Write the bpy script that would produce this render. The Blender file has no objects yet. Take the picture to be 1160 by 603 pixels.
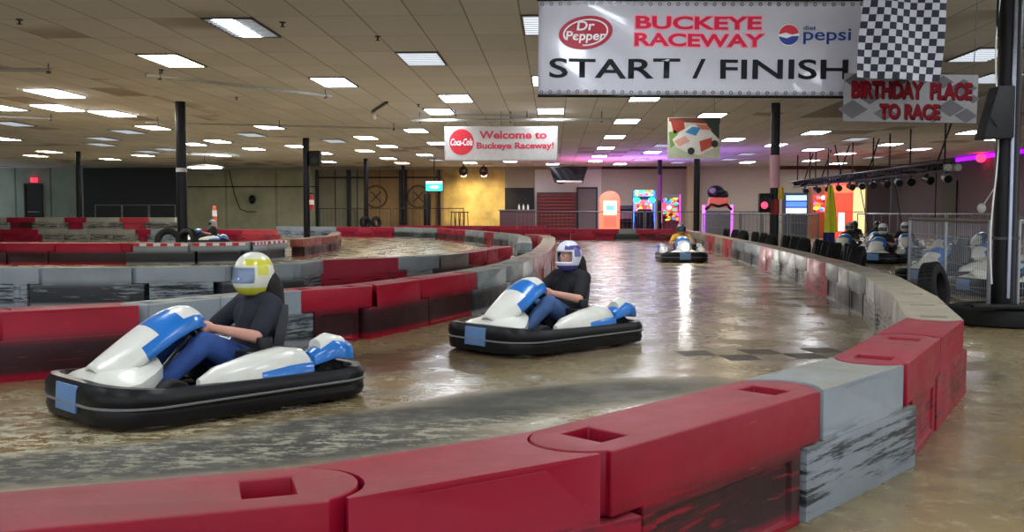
import bpy, bmesh, math, random
from mathutils import Vector, Matrix, Euler
random.seed(7)
C = bpy.context.scene.collection
PI = math.pi
# ------------------------------------------------------------------ camera
FPX, CAMH = 1080.0, 1.25
PITCH, YAW = math.radians(3.2), math.radians(2.55)
cd = bpy.data.cameras.new('camera'); cam = bpy.data.objects.new('camera', cd); C.objects.link(cam)
cam.location = (0, 0, CAMH); cam.rotation_euler = (PI/2-PITCH, 0, YAW)
cd.sensor_width = 36; cd.lens = 36*FPX/1160; cd.clip_end = 300
bpy.context.scene.camera = cam
RM = Euler((PI/2-PITCH, 0, YAW)).to_matrix()
def ray(x, y): return RM @ Vector(((x-580)/FPX, -(y-301.5)/FPX, -1))
def onz(x, y, z=0.0):
    d = ray(x, y); t = (z-CAMH)/d.z; return Vector((0, 0, CAMH))+d*t
def ony(x, y, Y):
    d = ray(x, y); return Vector((0, 0, CAMH))+d*(Y/d.y)
CEIL = 4.10
# ------------------------------------------------------------------ tagging
def tag(o, label=None, cat=None, group=None, kind=None):
    if label: o['label'] = label
    if cat: o['category'] = cat
    if group: o['group'] = group
    if kind: o['kind'] = kind
    return o
def empty(name, loc, rz=0, label=None, cat=None, group=None):
    o = bpy.data.objects.new(name, None); C.objects.link(o)
    o.location = loc; o.rotation_euler = (0, 0, rz); o.empty_display_size = .1
    return tag(o, label, cat, group)
def copy_tree(o, parent=None):
    c = o.copy(); C.objects.link(c); c.parent = parent
    for ch in list(o.children): copy_tree(ch, c)
    return c
ORD = ['', 'first', 'second', 'third', 'fourth', 'fifth', 'sixth', 'seventh', 'eighth', 'ninth', 'tenth', 'eleventh', 'twelfth', 'thirteenth', 'fourteenth', 'fifteenth', 'sixteenth', 'seventeenth', 'eighteenth', 'nineteenth', 'twentieth',
       'twenty-first', 'twenty-second', 'twenty-third', 'twenty-fourth', 'twenty-fifth', 'twenty-sixth', 'twenty-seventh', 'twenty-eighth', 'twenty-ninth', 'thirtieth', 'thirty-first', 'thirty-second', 'thirty-third', 'thirty-fourth', 'thirty-fifth', 'thirty-sixth', 'thirty-seventh', 'thirty-eighth', 'thirty-ninth', 'fortieth'] + ['%dth' % k for k in range(41, 90)]
# ------------------------------------------------------------------ materials
MATS = {}
def srgb(c): return tuple([(v/12.92 if v <= .04045 else ((v+.055)/1.055)**2.4) for v in [q/255 for q in c]])+(1,)
def mat(name, rgb, rough=.6, metal=0, emit=0, var=0, vscale=8, alpha=1, coat=0):
    if name in MATS: return MATS[name]
    m = bpy.data.materials.new(name); m.use_nodes = True; nt = m.node_tree; b = nt.nodes['Principled BSDF']
    col = srgb(rgb)
    b.inputs['Base Color'].default_value = col; b.inputs['Roughness'].default_value = rough; b.inputs['Metallic'].default_value = metal
    if coat: b.inputs['Coat Weight'].default_value = coat
    if alpha < 1: b.inputs['Alpha'].default_value = alpha
    if emit:
        b.inputs['Emission Color'].default_value = col; b.inputs['Emission Strength'].default_value = emit
    if var or not emit:
        v = var or .08
        tc = nt.nodes.new('ShaderNodeTexCoord'); n = nt.nodes.new('ShaderNodeTexNoise'); n.inputs['Scale'].default_value = vscale; n.inputs['Detail'].default_value = 5
        nt.links.new(tc.outputs['Object'], n.inputs['Vector'])
        mr = nt.nodes.new('ShaderNodeMapRange'); mr.inputs['From Min'].default_value = .3; mr.inputs['From Max'].default_value = .7
        mr.inputs['To Min'].default_value = 1-v; mr.inputs['To Max'].default_value = 1+v*.6
        nt.links.new(n.outputs['Fac'], mr.inputs['Value'])
        mx = nt.nodes.new('ShaderNodeVectorMath'); mx.operation = 'SCALE'; mx.inputs[0].default_value = col[:3]
        nt.links.new(mr.outputs['Result'], mx.inputs['Scale']); nt.links.new(mx.outputs['Vector'], b.inputs['Base Color'])
    MATS[name] = m; return m
class N:
    """small node helper"""
    def __init__(s, name):
        s.m = bpy.data.materials.new(name); s.m.use_nodes = True; s.nt = s.m.node_tree; s.b = s.nt.nodes['Principled BSDF']
    def n(s, t, **kw):
        x = s.nt.nodes.new(t)
        for k, v in kw.items(): setattr(x, k, v)
        return x
    def l(s, a, b): s.nt.links.new(a, b)
    def math(s, op, a, b=None, c=None, clamp=False):
        x = s.n('ShaderNodeMath', operation=op, use_clamp=clamp)
        for i, v in enumerate((a, b, c)):
            if v is None: continue
            if isinstance(v, (int, float)): x.inputs[i].default_value = v
            else: s.l(v, x.inputs[i])
        return x.outputs[0]
    def noise(s, vec, scale, detail=4, rough=.5, loc=(0, 0, 0), sc=(1, 1, 1)):
        mp = s.n('ShaderNodeMapping'); mp.inputs['Scale'].default_value = sc; mp.inputs['Location'].default_value = loc
        s.l(vec, mp.inputs['Vector'])
        x = s.n('ShaderNodeTexNoise'); x.inputs['Scale'].default_value = scale; x.inputs['Detail'].default_value = detail; x.inputs['Roughness'].default_value = rough
        s.l(mp.outputs[0], x.inputs['Vector']); return x.outputs['Fac']
    def ramp(s, v, a, b, c=0., d=1.):
        x = s.n('ShaderNodeMapRange', interpolation_type='SMOOTHSTEP')
        x.inputs['From Min'].default_value = a; x.inputs['From Max'].default_value = b; x.inputs['To Min'].default_value = c; x.inputs['To Max'].default_value = d
        s.l(v, x.inputs['Value']); return x.outputs[0]
    def mix(s, f, a, b):
        x = s.n('ShaderNodeMix', data_type='RGBA')
        if isinstance(f, (int, float)): x.inputs[0].default_value = f
        else: s.l(f, x.inputs[0])
        for i, v in ((6, a), (7, b)):
            if isinstance(v, tuple): x.inputs[i].default_value = v
            else: s.l(v, x.inputs[i])
        return x.outputs[2]
def barrier_mat(name, rgb, scuff=.5, dust=.45, grime=(150, 140, 120)):
    if name in MATS: return MATS[name]
    s = N(name); tc = s.n('ShaderNodeTexCoord'); oi = s.n('ShaderNodeObjectInfo')
    add = s.n('ShaderNodeVectorMath', operation='ADD'); sc = s.n('ShaderNodeVectorMath', operation='SCALE'); sc.inputs['Scale'].default_value = 40
    cmb = s.n('ShaderNodeCombineXYZ'); s.l(oi.outputs['Random'], cmb.inputs[0]); s.l(oi.outputs['Random'], cmb.inputs[2]); s.l(cmb.outputs[0], sc.inputs[0])
    s.l(tc.outputs['Object'], add.inputs[0]); s.l(sc.outputs[0], add.inputs[1]); v = add.outputs[0]
    sep = s.n('ShaderNodeSeparateXYZ'); s.l(tc.outputs['Object'], sep.inputs[0]); z = sep.outputs[2]
    ge = s.n('ShaderNodeNewGeometry'); sn = s.n('ShaderNodeSeparateXYZ'); s.l(ge.outputs['Normal'], sn.inputs[0])
    up = s.ramp(sn.outputs[2], .5, .9)
    side = s.math('SUBTRACT', 1., up)
    base = s.mix(s.ramp(s.noise(v, 3, 5), .35, .7, 0, .35), srgb(rgb), srgb(tuple(int(c*.78) for c in rgb)))
    # rubber streaks
    st = s.noise(v, 2.2, 8, .72, sc=(1.1, 3, 15)); big = s.noise(v, 1.3, 2, .5, loc=(5, 1, 2))
    zm = s.math('MULTIPLY', s.ramp(z, .02, .08), s.math('SUBTRACT', 1., s.ramp(z, .24, .38)))
    val = s.math('ADD', st, s.math('MULTIPLY', big, .35))
    streak = s.math('MULTIPLY', s.ramp(val, .74-.2*scuff, .84-.2*scuff), s.math('MULTIPLY', zm, side))
    c1 = s.mix(s.math('MULTIPLY', streak, .93), base, srgb((26, 24, 27)))
    # thin light scratches high on the sides
    st2 = s.noise(v, 5, 6, .7, loc=(3, 3, 3), sc=(.8, 2, 12))
    c2 = s.mix(s.math('MULTIPLY', s.ramp(st2, .66, .74), s.math('MULTIPLY', side, .35)), c1, srgb((235, 215, 205)))
    dn = s.noise(v, 4, 6, .65, loc=(9, 0, 0))
    dm = s.math('MULTIPLY', up, s.ramp(dn, .25, .75, dust*.55, min(1, dust*1.35)))
    c3 = s.mix(dm, c2, srgb(grime))
    s.l(c3, s.b.inputs['Base Color'])
    s.l(s.math('ADD', s.math('MULTIPLY', up, .2), s.ramp(dn, .3, .7, .3, .5)), s.b.inputs['Roughness'])
    bp = s.n('ShaderNodeBump'); s.b.inputs['Specular IOR Level'].default_value = .3; bp.inputs['Strength'].default_value = .05; bp.inputs['Distance'].default_value = .01
    s.l(s.noise(v, 60, 3), bp.inputs['Height']); s.l(bp.outputs[0], s.b.inputs['Normal'])
    MATS[name] = s.m; return s.m
# ------------------------------------------------------------------ mesh helpers
class MB:
    def __init__(s): s.bm = bmesh.new(); s.mi = 0
    def _f(s, vs):
        try:
            f = s.bm.faces.new(vs); f.material_index = s.mi; return f
        except ValueError: return None
    def box(s, c, d, rz=0, rx=0, ry=0, taper=1.0):
        M = Matrix.Translation(c) @ Euler((rx, ry, rz)).to_matrix().to_4x4()
        v = []
        for k in (-1, 1):
            t = taper if k > 0 else 1
            for (i, j) in ((-1, -1), (1, -1), (1, 1), (-1, 1)): v.append(s.bm.verts.new(M @ Vector((i*d[0]/2*t, j*d[1]/2*t, k*d[2]/2))))
        s._f([v[3], v[2], v[1], v[0]]); s._f(v[4:8])
        for i in range(4): s._f([v[i], v[(i+1) % 4], v[4+(i+1) % 4], v[4+i]])
        return s
    def prism(s, poly, z0, z1, M=None):
        M = M or Matrix.Identity(4)
        a = [s.bm.verts.new(M @ Vector((p[0], p[1], z0))) for p in poly]; b = [s.bm.verts.new(M @ Vector((p[0], p[1], z1))) for p in poly]
        s._f(a[::-1]); s._f(b); n = len(a)
        for i in range(n): s._f([a[i], a[(i+1) % n], b[(i+1) % n], b[i]])
        return s
    def tube(s, p0, p1, r0, r1=None, seg=10, cap=True):
        r1 = r0 if r1 is None else r1; p0, p1 = Vector(p0), Vector(p1); d = p1-p0
        q = d.to_track_quat('Z', 'Y').to_matrix()
        A = [s.bm.verts.new(p0+q @ Vector((r0*math.cos(2*PI*i/seg), r0*math.sin(2*PI*i/seg), 0))) for i in range(seg)]
        B = [s.bm.verts.new(p1+q @ Vector((r1*math.cos(2*PI*i/seg), r1*math.sin(2*PI*i/seg), 0))) for i in range(seg)]
        for i in range(seg): s._f([A[i], A[(i+1) % seg], B[(i+1) % seg], B[i]])
        if cap: s._f(A[::-1]); s._f(B)
        return s
    def path(s, pts, r, seg=8):
        for a, b in zip(pts[:-1], pts[1:]): s.tube(a, b, r, seg=seg)
        for p in pts[1:-1]: s.ball(p, (r, r, r), 8, 6)
        return s
    def ball(s, c, r, u=20, v=12, M=None):
        c = Vector(c); R = M.to_3x3() if M else Matrix.Identity(3); rows = []
        for j in range(1, v):
            t = PI*j/v
            rows.append([s.bm.verts.new(c+R @ Vector((r[0]*math.sin(t)*math.cos(2*PI*i/u), r[1]*math.sin(t)*math.sin(2*PI*i/u), r[2]*math.cos(t)))) for i in range(u)])
        top = s.bm.verts.new(c+R @ Vector((0, 0, r[2]))); bot = s.bm.verts.new(c-R @ Vector((0, 0, r[2])))
        for i in range(u):
            s._f([top, rows[0][i], rows[0][(i+1) % u]]); s._f([rows[-1][i], bot, rows[-1][(i+1) % u]])
            for j in range(len(rows)-1): s._f([rows[j][i], rows[j+1][i], rows[j+1][(i+1) % u], rows[j][(i+1) % u]])
        return s
    def lathe(s, prof, seg=32, M=None, close=False):
        M = M or Matrix.Identity(4); R = []
        for r, z in prof: R.append([s.bm.verts.new(M @ Vector((r*math.cos(2*PI*i/seg), r*math.sin(2*PI*i/seg), z))) for i in range(seg)])
        m = len(R)
        for j in range(m if close else m-1):
            a, b = R[j], R[(j+1) % m]
            for i in range(seg): s._f([a[i], a[(i+1) % seg], b[(i+1) % seg], b[i]])
        if not close: s._f(R[0][::-1]); s._f(R[-1])
        return s
    def loft(s, rings, cap=True, loop=False):
        R = [[s.bm.verts.new(Vector(p)) for p in r] for r in rings]; n = len(R[0]); m = len(R)
        for j in range(m if loop else m-1):
            a, b = R[j], R[(j+1) % m]
            for i in range(n): s._f([a[i], a[(i+1) % n], b[(i+1) % n], b[i]])
        if cap and not loop: s._f(R[0][::-1]); s._f(R[-1])
        return s
    def grid(s, fn, nu, nv, matfn=None):
        V = [[s.bm.verts.new(Vector(fn(i/nu, j/nv))) for i in range(nu+1)] for j in range(nv+1)]
        for j in range(nv):
            for i in range(nu):
                f = s._f([V[j][i], V[j][i+1], V[j+1][i+1], V[j+1][i]])
                if matfn: f.material_index = matfn(i, j)
        return s
    def mesh(s, name, m, bevel=0, smooth=True, angle=.6, recalc=True):
        if recalc: bmesh.ops.recalc_face_normals(s.bm, faces=s.bm.faces)
        if bevel:
            es = [e for e in s.bm.edges if len(e.link_faces) == 2 and e.calc_face_angle(0) > .5]
            bmesh.ops.bevel(s.bm, geom=es, offset=bevel, segments=2, affect='EDGES', profile=.5, clamp_overlap=True)
        me = bpy.data.meshes.new(name); s.bm.to_mesh(me); s.bm.free()
        for q in (m if isinstance(m, (list, tuple)) else [m]): me.materials.append(q)
        if smooth:
            for p in me.polygons: p.use_smooth = True
            me.set_sharp_from_angle(angle=angle)
        return me
    def build(s, name, m, parent=None, bevel=0, loc=None, **kw):
        o = bpy.data.objects.new(name, s.mesh(name, m, bevel, **kw)); C.objects.link(o)
        if parent: o.parent = parent
        if loc is not None: o.location = loc
        return o
def link(name, me, parent=None, loc=None, rz=None):
    o = bpy.data.objects.new(name, me); C.objects.link(o)
    if parent: o.parent = parent
    if loc is not None: o.location = loc
    if rz is not None: o.rotation_euler = (0, 0, rz)
    return o
def evaluated(o, name):
    """bake an object's modifiers into a plain mesh and drop the temp object"""
    dg = bpy.context.evaluated_depsgraph_get(); dg.update()
    me = bpy.data.meshes.new_from_object(o.evaluated_get(dg)); me.name = name
    bpy.data.objects.remove(o); return me
def text_mesh(s, mw, w, h, off=0.0, shear=0.0, extrude=.004):
    cu = bpy.data.curves.new('t', 'FONT'); cu.body = s; cu.size = 1; cu.offset = off; cu.shear = shear; cu.extrude = 0.0; cu.resolution_u = 4
    o = bpy.data.objects.new('t', cu); C.objects.link(o); me = evaluated(o, 'lettering')
    xs = [v.co.x for v in me.vertices]; ys = [v.co.y for v in me.vertices]
    x0, x1, y0, y1 = min(xs), max(xs), min(ys), max(ys)
    for v in me.vertices:
        v.co = Vector(((v.co.x-(x0+x1)/2)/(x1-x0)*w, 0, (v.co.y-(y0+y1)/2)/(y1-y0)*h))
    me.materials.clear(); me.materials.append(mw); return me
def lettering(s, m, w, h, loc, parent, off=0., shear=0., wave=None, name='lettering'):
    me = text_mesh(s, m, w, h, off, shear); loc = Vector(loc)
    if wave:
        for v in me.vertices: v.co.y += wave(v.co.x+loc.x, v.co.z+loc.z)
    return link(name, me, parent, loc)
def flat_poly(pts, m, loc, parent, name, wave=None, t=.003):
    """thin raised shape in the XZ plane"""
    b = MB(); loc = Vector(loc)
    P = [Vector((p[0], (wave(p[0]+loc.x, p[1]+loc.z) if wave else 0), p[1])) for p in pts]
    if wave:
        c = sum(P, Vector())/len(P); c.y = wave(c.x+loc.x, c.z+loc.z); cv = b.bm.verts.new(c); vs = [b.bm.verts.new(p) for p in P]
        for i in range(len(vs)): b._f([cv, vs[i], vs[(i+1) % len(vs)]])
    else:
        b._f([b.bm.verts.new(p) for p in P])
    return b.build(name, m, parent, loc=loc, smooth=False, recalc=False)
def ell(rx, rz, n=36, cx=0, cz=0, a0=0, a1=2*PI, rot=0):
    out = []
    full = abs(a1-a0-2*PI) < 1e-6
    for i in range(n if full else n+1):
        a = a0+(a1-a0)*i/n; x, z = rx*math.cos(a), rz*math.sin(a)
        out.append((cx+x*math.cos(rot)-z*math.sin(rot), cz+x*math.sin(rot)+z*math.cos(rot)))
    return out
# common materials
M_black = mat('black_paint', (6, 6, 9), .35); M_rubber = mat('black_rubber', (24, 24, 24), .7)
M_plastic_black = mat('black_plastic', (13, 13, 15), .36); M_white = mat('white_plastic', (225, 224, 215), .35, var=.06)
M_blue = mat('blue_plastic', (28, 105, 190), .35); M_metal = mat('galvanised_metal', (150, 154, 158), .4, .6); M_dark = mat('dark_steel', (48, 48, 50), .5, .3)
M_silver = mat('silver_pipe', (175, 175, 172), .35, .5); M_wire = mat('wire', (70, 70, 70), .5, .5)
M_chrome = mat('axle_steel', (140, 140, 145), .3, .9)
for q_ in (M_black, M_plastic_black, M_rubber): q_.node_tree.nodes['Principled BSDF'].inputs['Specular IOR Level'].default_value = .3
# ------------------------------------------------------------------ setting
def floor_mat():
    s = N('worn_concrete'); tc = s.n('ShaderNodeTexCoord'); v = tc.outputs['Object']
    sep = s.n('ShaderNodeSeparateXYZ'); s.l(v, sep.inputs[0]); X, Y = sep.outputs[0], sep.outputs[1]
    big = s.noise(v, .35, 5, .6); med = s.noise(v, 1.6, 7, .65, loc=(3, 8, 0)); fine = s.noise(v, 9, 8, .7, loc=(1, 2, 0)); flake = s.noise(v, 9, 12, .8, loc=(7, 7, 0), sc=(.7, 1.3, 1))
    base = s.mix(s.ramp(big, .35, .65), srgb((120, 101, 66)), srgb((150, 134, 96)))
    base = s.mix(s.ramp(med, .42, .62, 0, .6), base, srgb((92, 78, 54)))
    base = s.mix(s.ramp(fine, .5, .72, 0, .45), base, srgb((196, 184, 156)))
    # oily drive line: distance from points on the floor
    def blob(cx, cy, rx, ry, ang=0, soft=.5, wob=1.4):
        ca, sa = math.cos(ang), math.sin(ang)
        dx = s.math('SUBTRACT', X, cx); dy = s.math('SUBTRACT', Y, cy)
        u = s.math('DIVIDE', s.math('ADD', s.math('MULTIPLY', dx, ca), s.math('MULTIPLY', dy, sa)), rx)
        w = s.math('DIVIDE', s.math('SUBTRACT', s.math('MULTIPLY', dy, ca), s.math('MULTIPLY', dx, sa)), ry)
        d = s.math('SQRT', s.math('ADD', s.math('MULTIPLY', u, u), s.math('MULTIPLY', w, w)))
        d = s.math('ADD', d, s.math('MULTIPLY', s.math('SUBTRACT', med, .5), wob))
        return s.math('SUBTRACT', 1., s.ramp(d, 1-soft, 1+soft*.4))
    grey = s.math('MAXIMUM', s.math('MAXIMUM', blob(-1.9, 4.75, 1.9, .42, .38, .35, .7), blob(-.9, 5.65, 1.3, .42, .5, .35, .7)), blob(.15, 6.5, 1.3, .45, .5, .4, .9))
    greyc = s.mix(s.ramp(fine, .5, .7, 0, .4), srgb((44, 46, 42)), srgb((60, 60, 52)))
    c = s.mix(s.math('MULTIPLY', grey, .92), base, greyc)
    dirt = s.math('MAXIMUM', blob(-1.3, 8.0, 3.2, .8, .45), s.math('MAXIMUM', blob(2.6, 8.2, 1.1, 1.3, .3), blob(-3, 17, 2.6, .8, .3)))
    c = s.mix(s.math('MULTIPLY', dirt, .8), c, srgb((72, 54, 34)))
    # pale flaking paint on the left
    fl = s.math('MULTIPLY', s.ramp(flake, .50, .54), s.math('MAXIMUM', blob(-3.3, 5.2, 2.4, 1.3, .3, .8), s.math('MULTIPLY', blob(-.8, 5.3, 2.6, .35, .5, .8), .8)))
    c = s.mix(s.math('MULTIPLY', fl, .7), c, srgb((190, 184, 158)))
    # long black skid streaks following the drive line
    sk = s.noise(v, 1.0, 6, .65, loc=(2, 0, 0), sc=(3.2, .22, 1))
    skm = s.math('MULTIPLY', s.ramp(sk, .56, .66), s.ramp(Y, 7.5, 14))
    c = s.mix(s.math('MULTIPLY', skm, .45), c, srgb((52, 46, 36)))
    # pale worn band further back
    pal = blob(1.2, 15, 1.9, 9, -.06, .8)
    c = s.mix(s.math('MULTIPLY', pal, .35), c, srgb((200, 188, 160)))
    pal2 = blob(-3.2, 24, 3.6, 14, 0.12, .5, .4)
    c = s.mix(s.math('MULTIPLY', pal2, .4), c, srgb((205, 186, 150)))
    out = blob(6.5, 2.5, 4.6, 5.4, 0, .2, .3)
    s.l(c, s.b.inputs['Base Color'])
    r = s.ramp(med, .35, .65, .13, .36)
    r = s.math('ADD', r, s.math('MULTIPLY', fl, .3)); r = s.math('ADD', r, s.math('MULTIPLY', grey, .4)); r = s.math('ADD', r, s.math('MULTIPLY', out, .2), clamp=True)
    s.l(r, s.b.inputs['Roughness'])
    bp = s.n('ShaderNodeBump'); bp.inputs['Strength'].default_value = .25; bp.inputs['Distance'].default_value = .004
    s.l(s.math('ADD', fine, flake), bp.inputs['Height']); s.l(bp.outputs[0], s.b.inputs['Normal'])
    return s.m
tag(MB().box((-6, 27, -.05), (60, 70, .1)).build('floor', floor_mat(), smooth=False), kind='structure')
CW, CD, CX0, CY0 = .782, 1.53, -1.283, 13.9
def ceiling_mat():
    s = N('ceiling_tiles'); tc = s.n('ShaderNodeTexCoord'); v = tc.outputs['Object']
    sep = s.n('ShaderNodeSeparateXYZ'); s.l(v, sep.inputs[0])
    u = s.math('DIVIDE', s.math('SUBTRACT', sep.outputs[0], CX0-CW*100), CW); w = s.math('DIVIDE', s.math('SUBTRACT', sep.outputs[1], CY0-CD*100), CD)
    fu, fw = s.math('FRACT', u), s.math('FRACT', w)
    du = s.math('MULTIPLY', s.math('MINIMUM', fu, s.math('SUBTRACT', 1., fu)), CW); dw = s.math('MULTIPLY', s.math('MINIMUM', fw, s.math('SUBTRACT', 1., fw)), CD)
    lu = s.math('LESS_THAN', du, .011); lw = s.math('LESS_THAN', dw, .013)
    cell = s.n('ShaderNodeCombineXYZ'); s.l(s.math('FLOOR', u), cell.inputs[0]); s.l(s.math('FLOOR', w), cell.inputs[1])
    wn = s.n('ShaderNodeTexWhiteNoise'); s.l(cell.outputs[0], wn.inputs['Vector'])
    reg = s.noise(v, .11, 3, .6, loc=(4, 2, 0))
    tile = s.mix(s.ramp(wn.outputs['Value'], 0, 1), srgb((220, 219, 216)), srgb((232, 231, 229)))
    # water-stained tiles clustered in patches
    stn = s.math('MULTIPLY', s.math('GREATER_THAN', wn.outputs['Value'], .80), s.ramp(reg, .52, .6))
    tile = s.mix(s.math('MULTIPLY', stn, .7), tile, srgb((126, 104, 80)))
    vd = s.noise(v, .9, 6, .7, loc=(1, 6, 0)); tile = s.mix(s.math('MULTIPLY', s.ramp(vd, .66, .72), s.ramp(reg, .5, .62)), tile, srgb((70, 54, 40)))
    tile = s.mix(s.ramp(s.noise(v, .2, 4), .35, .7, 0, .3), tile, srgb((196, 194, 190)))
    c = s.mix(s.math('MULTIPLY', lu, .62), tile, srgb((84, 72, 60))); c = s.mix(s.math('MULTIPLY', lw, .35), c, srgb((100, 88, 74)))
    s.l(c, s.b.inputs['Base Color']); s.b.inputs['Roughness'].default_value = .9
    return s.m
tag(MB().box((-6, 27, CEIL+.05), (60, 70, .1)).build('ceiling', ceiling_mat(), smooth=False), kind='structure')
YW = 59.5; XR = 20.6; XL = -37.5
def wall_seam_mat(name, rgb, seam, pitch=2.4, dark=(50, 55, 50)):
    s = N(name); tc = s.n('ShaderNodeTexCoord'); sep = s.n('ShaderNodeSeparateXYZ'); s.l(tc.outputs['Object'], sep.inputs[0])
    f = s.math('FRACT', s.math('DIVIDE', s.math('ADD', sep.outputs[0], 200.), pitch)); ln = s.math('LESS_THAN', f, .05)
    c = s.mix(s.ramp(s.noise(tc.outputs['Object'], .6, 6, .6), .3, .7), srgb(rgb), srgb(tuple(int(q*.85) for q in rgb)))
    s.l(s.mix(s.math('MULTIPLY', ln, seam), c, srgb(dark)), s.b.inputs['Base Color']); s.b.inputs['Roughness'].default_value = .85
    MATS[name] = s.m; return s.m
def wx(px): return ony(px, 241, YW).x
def wz(py, Y=YW): return CAMH+(241.1-py)/FPX*Y
def wall_seg(px0, px1, m, name='wall_back', z0=0, z1=CEIL, dy=0, th=.2):
    x0, x1 = wx(px0), wx(px1)
    return tag(MB().box(((x0+x1)/2, YW+th/2-dy, (z0+z1)/2), (x1-x0, th, z1-z0)).build(name, m, smooth=False), kind='structure')
wall_seg(-70, 95, wall_seam_mat('grey_green_panels', (160, 176, 164), .6, 2.3))
wall_seg(95, 212, mat('black_drape_wall', (62, 68, 70), .9))
wall_seg(212, 302+58, wall_seam_mat('olive_panels', (188, 190, 156), .3, 3.2))
wall_seg(360, 411, wall_seam_mat('dark_ribbed_panels', (150, 148, 126), .9, 1.4, (30, 30, 28)))
wall_seg(411, 503, wall_seam_mat('brown_board', (170, 138, 96), .35, 2.1))
wall_seg(503, 572, mat('plywood', (206, 176, 104), .6, var=.55, vscale=.9))
wall_seg(572, 606, mat('taupe_wall', (160, 150, 132), .85))
wall_seg(606, 681, mat('pale_grey_wall', (222, 218, 216), .85))
wall_seg(681, 776, mat('recess_taupe', (186, 174, 164), .85))
wall_seg(776, 968, mat('beige_wall', (214, 203, 182), .85))
wall_seg(968, 1008, mat('maroon_wall', (96, 82, 86), .8))
tag(MB().box((XR+.1, 38, CEIL/2), (.2, 44, CEIL)).build('wall_right', mat('maroon_wall', (96, 82, 86), .8), smooth=False), kind='structure')
tag(MB().box((XL-.1, 27, CEIL/2), (.2, 65, CEIL)).build('wall_left', mat('left_wall_paint', (106, 116, 108), .85), smooth=False), kind='structure')
# trims along the wall tops
n = 0
for (a, b, rgb, z0, z1, d) in ((212, 681, (150, 146, 134), 3.93, 4.1, .35), (681, 780, (46, 30, 30), 3.95, 4.1, .3), (880, 985, (92, 40, 32), 3.9, 4.1, .5), (361, 500, (30, 30, 28), 3.4, 3.5, .1), (212, 360, (40, 40, 36), 2.85, 2.92, .1)):
    n += 1; x0, x1 = wx(a), wx(b)
    tag(MB().box(((x0+x1)/2, YW-d/2-.01, (z0+z1)/2), (x1-x0, d, z1-z0)).build('trim_%d' % n, mat('trim_%d' % n, rgb, .7), smooth=False), kind='structure')
for px, w in ((396, .22), (457, .45), (360, .15), (498, .15)):
    n += 1
    tag(MB().box((wx(px), YW-.15, CEIL/2), (w, .25, CEIL)).build('trim_%d' % n, M_black, smooth=False), kind='structure')
n += 1
tag(MB().box((wx(783), YW-.4, CEIL/2), (.7, .7, CEIL)).build('trim_%d' % n, mat('cream_pillar', (205, 190, 150), .8), smooth=False), kind='structure')
# doors
def door(k, px0, px1, pytop, m, frame=None, sub=None):
    x0, x1 = wx(px0), wx(px1); h = wz(pytop)
    o = tag(MB().box(((x0+x1)/2, YW-.06, h/2), (x1-x0, .08, h)).build('door_%d' % k, m, smooth=False), kind='structure')
    MB().box(((x0+x1)/2, YW-.12, h+.04), (x1-x0+.2, .1, .1)).box((x0-.05, YW-.12, h/2), (.1, .1, h)).box((x1+.05, YW-.12, h/2), (.1, .1, h)).build('door_frame', frame or M_dark, o, smooth=False)
    MB().tube((x0+.1, YW-.14, 1.3), (x1-.1, YW-.14, 1.3), .03).build('push_bar', M_metal, o)
    return o
door(1, 31, 48, 209, mat('black_door', (28, 27, 28), .5))
door(2, 655, 675, 214, mat('grey_door', (112, 106, 106), .5))
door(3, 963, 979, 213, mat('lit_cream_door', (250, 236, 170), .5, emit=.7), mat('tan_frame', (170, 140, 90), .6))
# right-wall door seen beside the neon strip
yy = 50.7
o = tag(MB().box((XR-.05, yy, 1.45), (.08, 1.7, 2.9)).build('door_4', mat('black_side_door', (14, 13, 15), .4), smooth=False), kind='structure')
MB().tube((XR-.12, yy-.4, 1.2), (XR-.12, yy+.4, 1.2), .03).build('push_bar', M_metal, o)
# ------------------------------------------------------------------ ceiling lights
M_frame = mat('fixture_frame', (70, 66, 60), .5); 
LIGHT_E = 20
M_lit = mat('lit_diffuser', (238, 246, 255), .5, emit=LIGHT_E); M_warm = mat('warm_diffuser', (255, 242, 205), .5, emit=LIGHT_E*.8)
M_hot = mat('bright_diffuser', (255, 250, 240), .5, emit=LIGHT_E*1.8); M_dim = mat('dim_louvre', (200, 206, 212), .4, emit=1.6)
def light_proto(kind):
    w, d = CW-.02, CD-.02
    fr = MB()
    for (cx, cy, sx, sy) in ((0, -d/2+.015, w, .03), (0, d/2-.015, w, .03), (-w/2+.012, 0, .024, d), (w/2-.012, 0, .024, d)): fr.box((cx, cy, -.012), (sx, sy, .024))
    frm = fr.mesh('light_frame', M_frame, smooth=False)
    md = {'lit': M_lit, 'warm': M_warm, 'hot': M_hot, 'dim': M_dim, 'half': M_lit}[kind]
    w2 = w-.05; 
    if kind == 'half': df = MB().box((-w2*.12, 0, -.008), (w2*.42, d-.06, .01))
    elif kind == 'hot': df = MB().box((0, 0, -.02), (w2, d-.06, .04), taper=1)
    else: df = MB().box((0, 0, -.008), (w2, d-.06, .01))
    dfm = df.mesh('diffuser', md, smooth=False)
    lv = None
    if kind in ('half', 'dim'):
        b = MB()
        for i in range(9):
            y = -d/2+.1+(d-.2)*i/8
            if kind == 'half': b.box((w2*.29, y, -.012), (w2*.4, .02, .02)); b.box((-w2*.42, y, -.012), (w2*.14, .02, .02))
            else: b.box((0, y, -.02), (w2, .02, .02))
        if kind == 'half': b.box((w2*.29, 0, -.004), (w2*.4, d-.06, .006)); b.box((-w2*.42, 0, -.004), (w2*.14, d-.06, .006))
        lv = b.mesh('louvre', mat('louvre_metal', (190, 196, 204), .35, emit=0.5 if kind == 'half' else .15), smooth=False)
    return frm, dfm, lv
LP = {k: light_proto(k) for k in ('lit', 'warm', 'hot', 'dim', 'half')}
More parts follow.
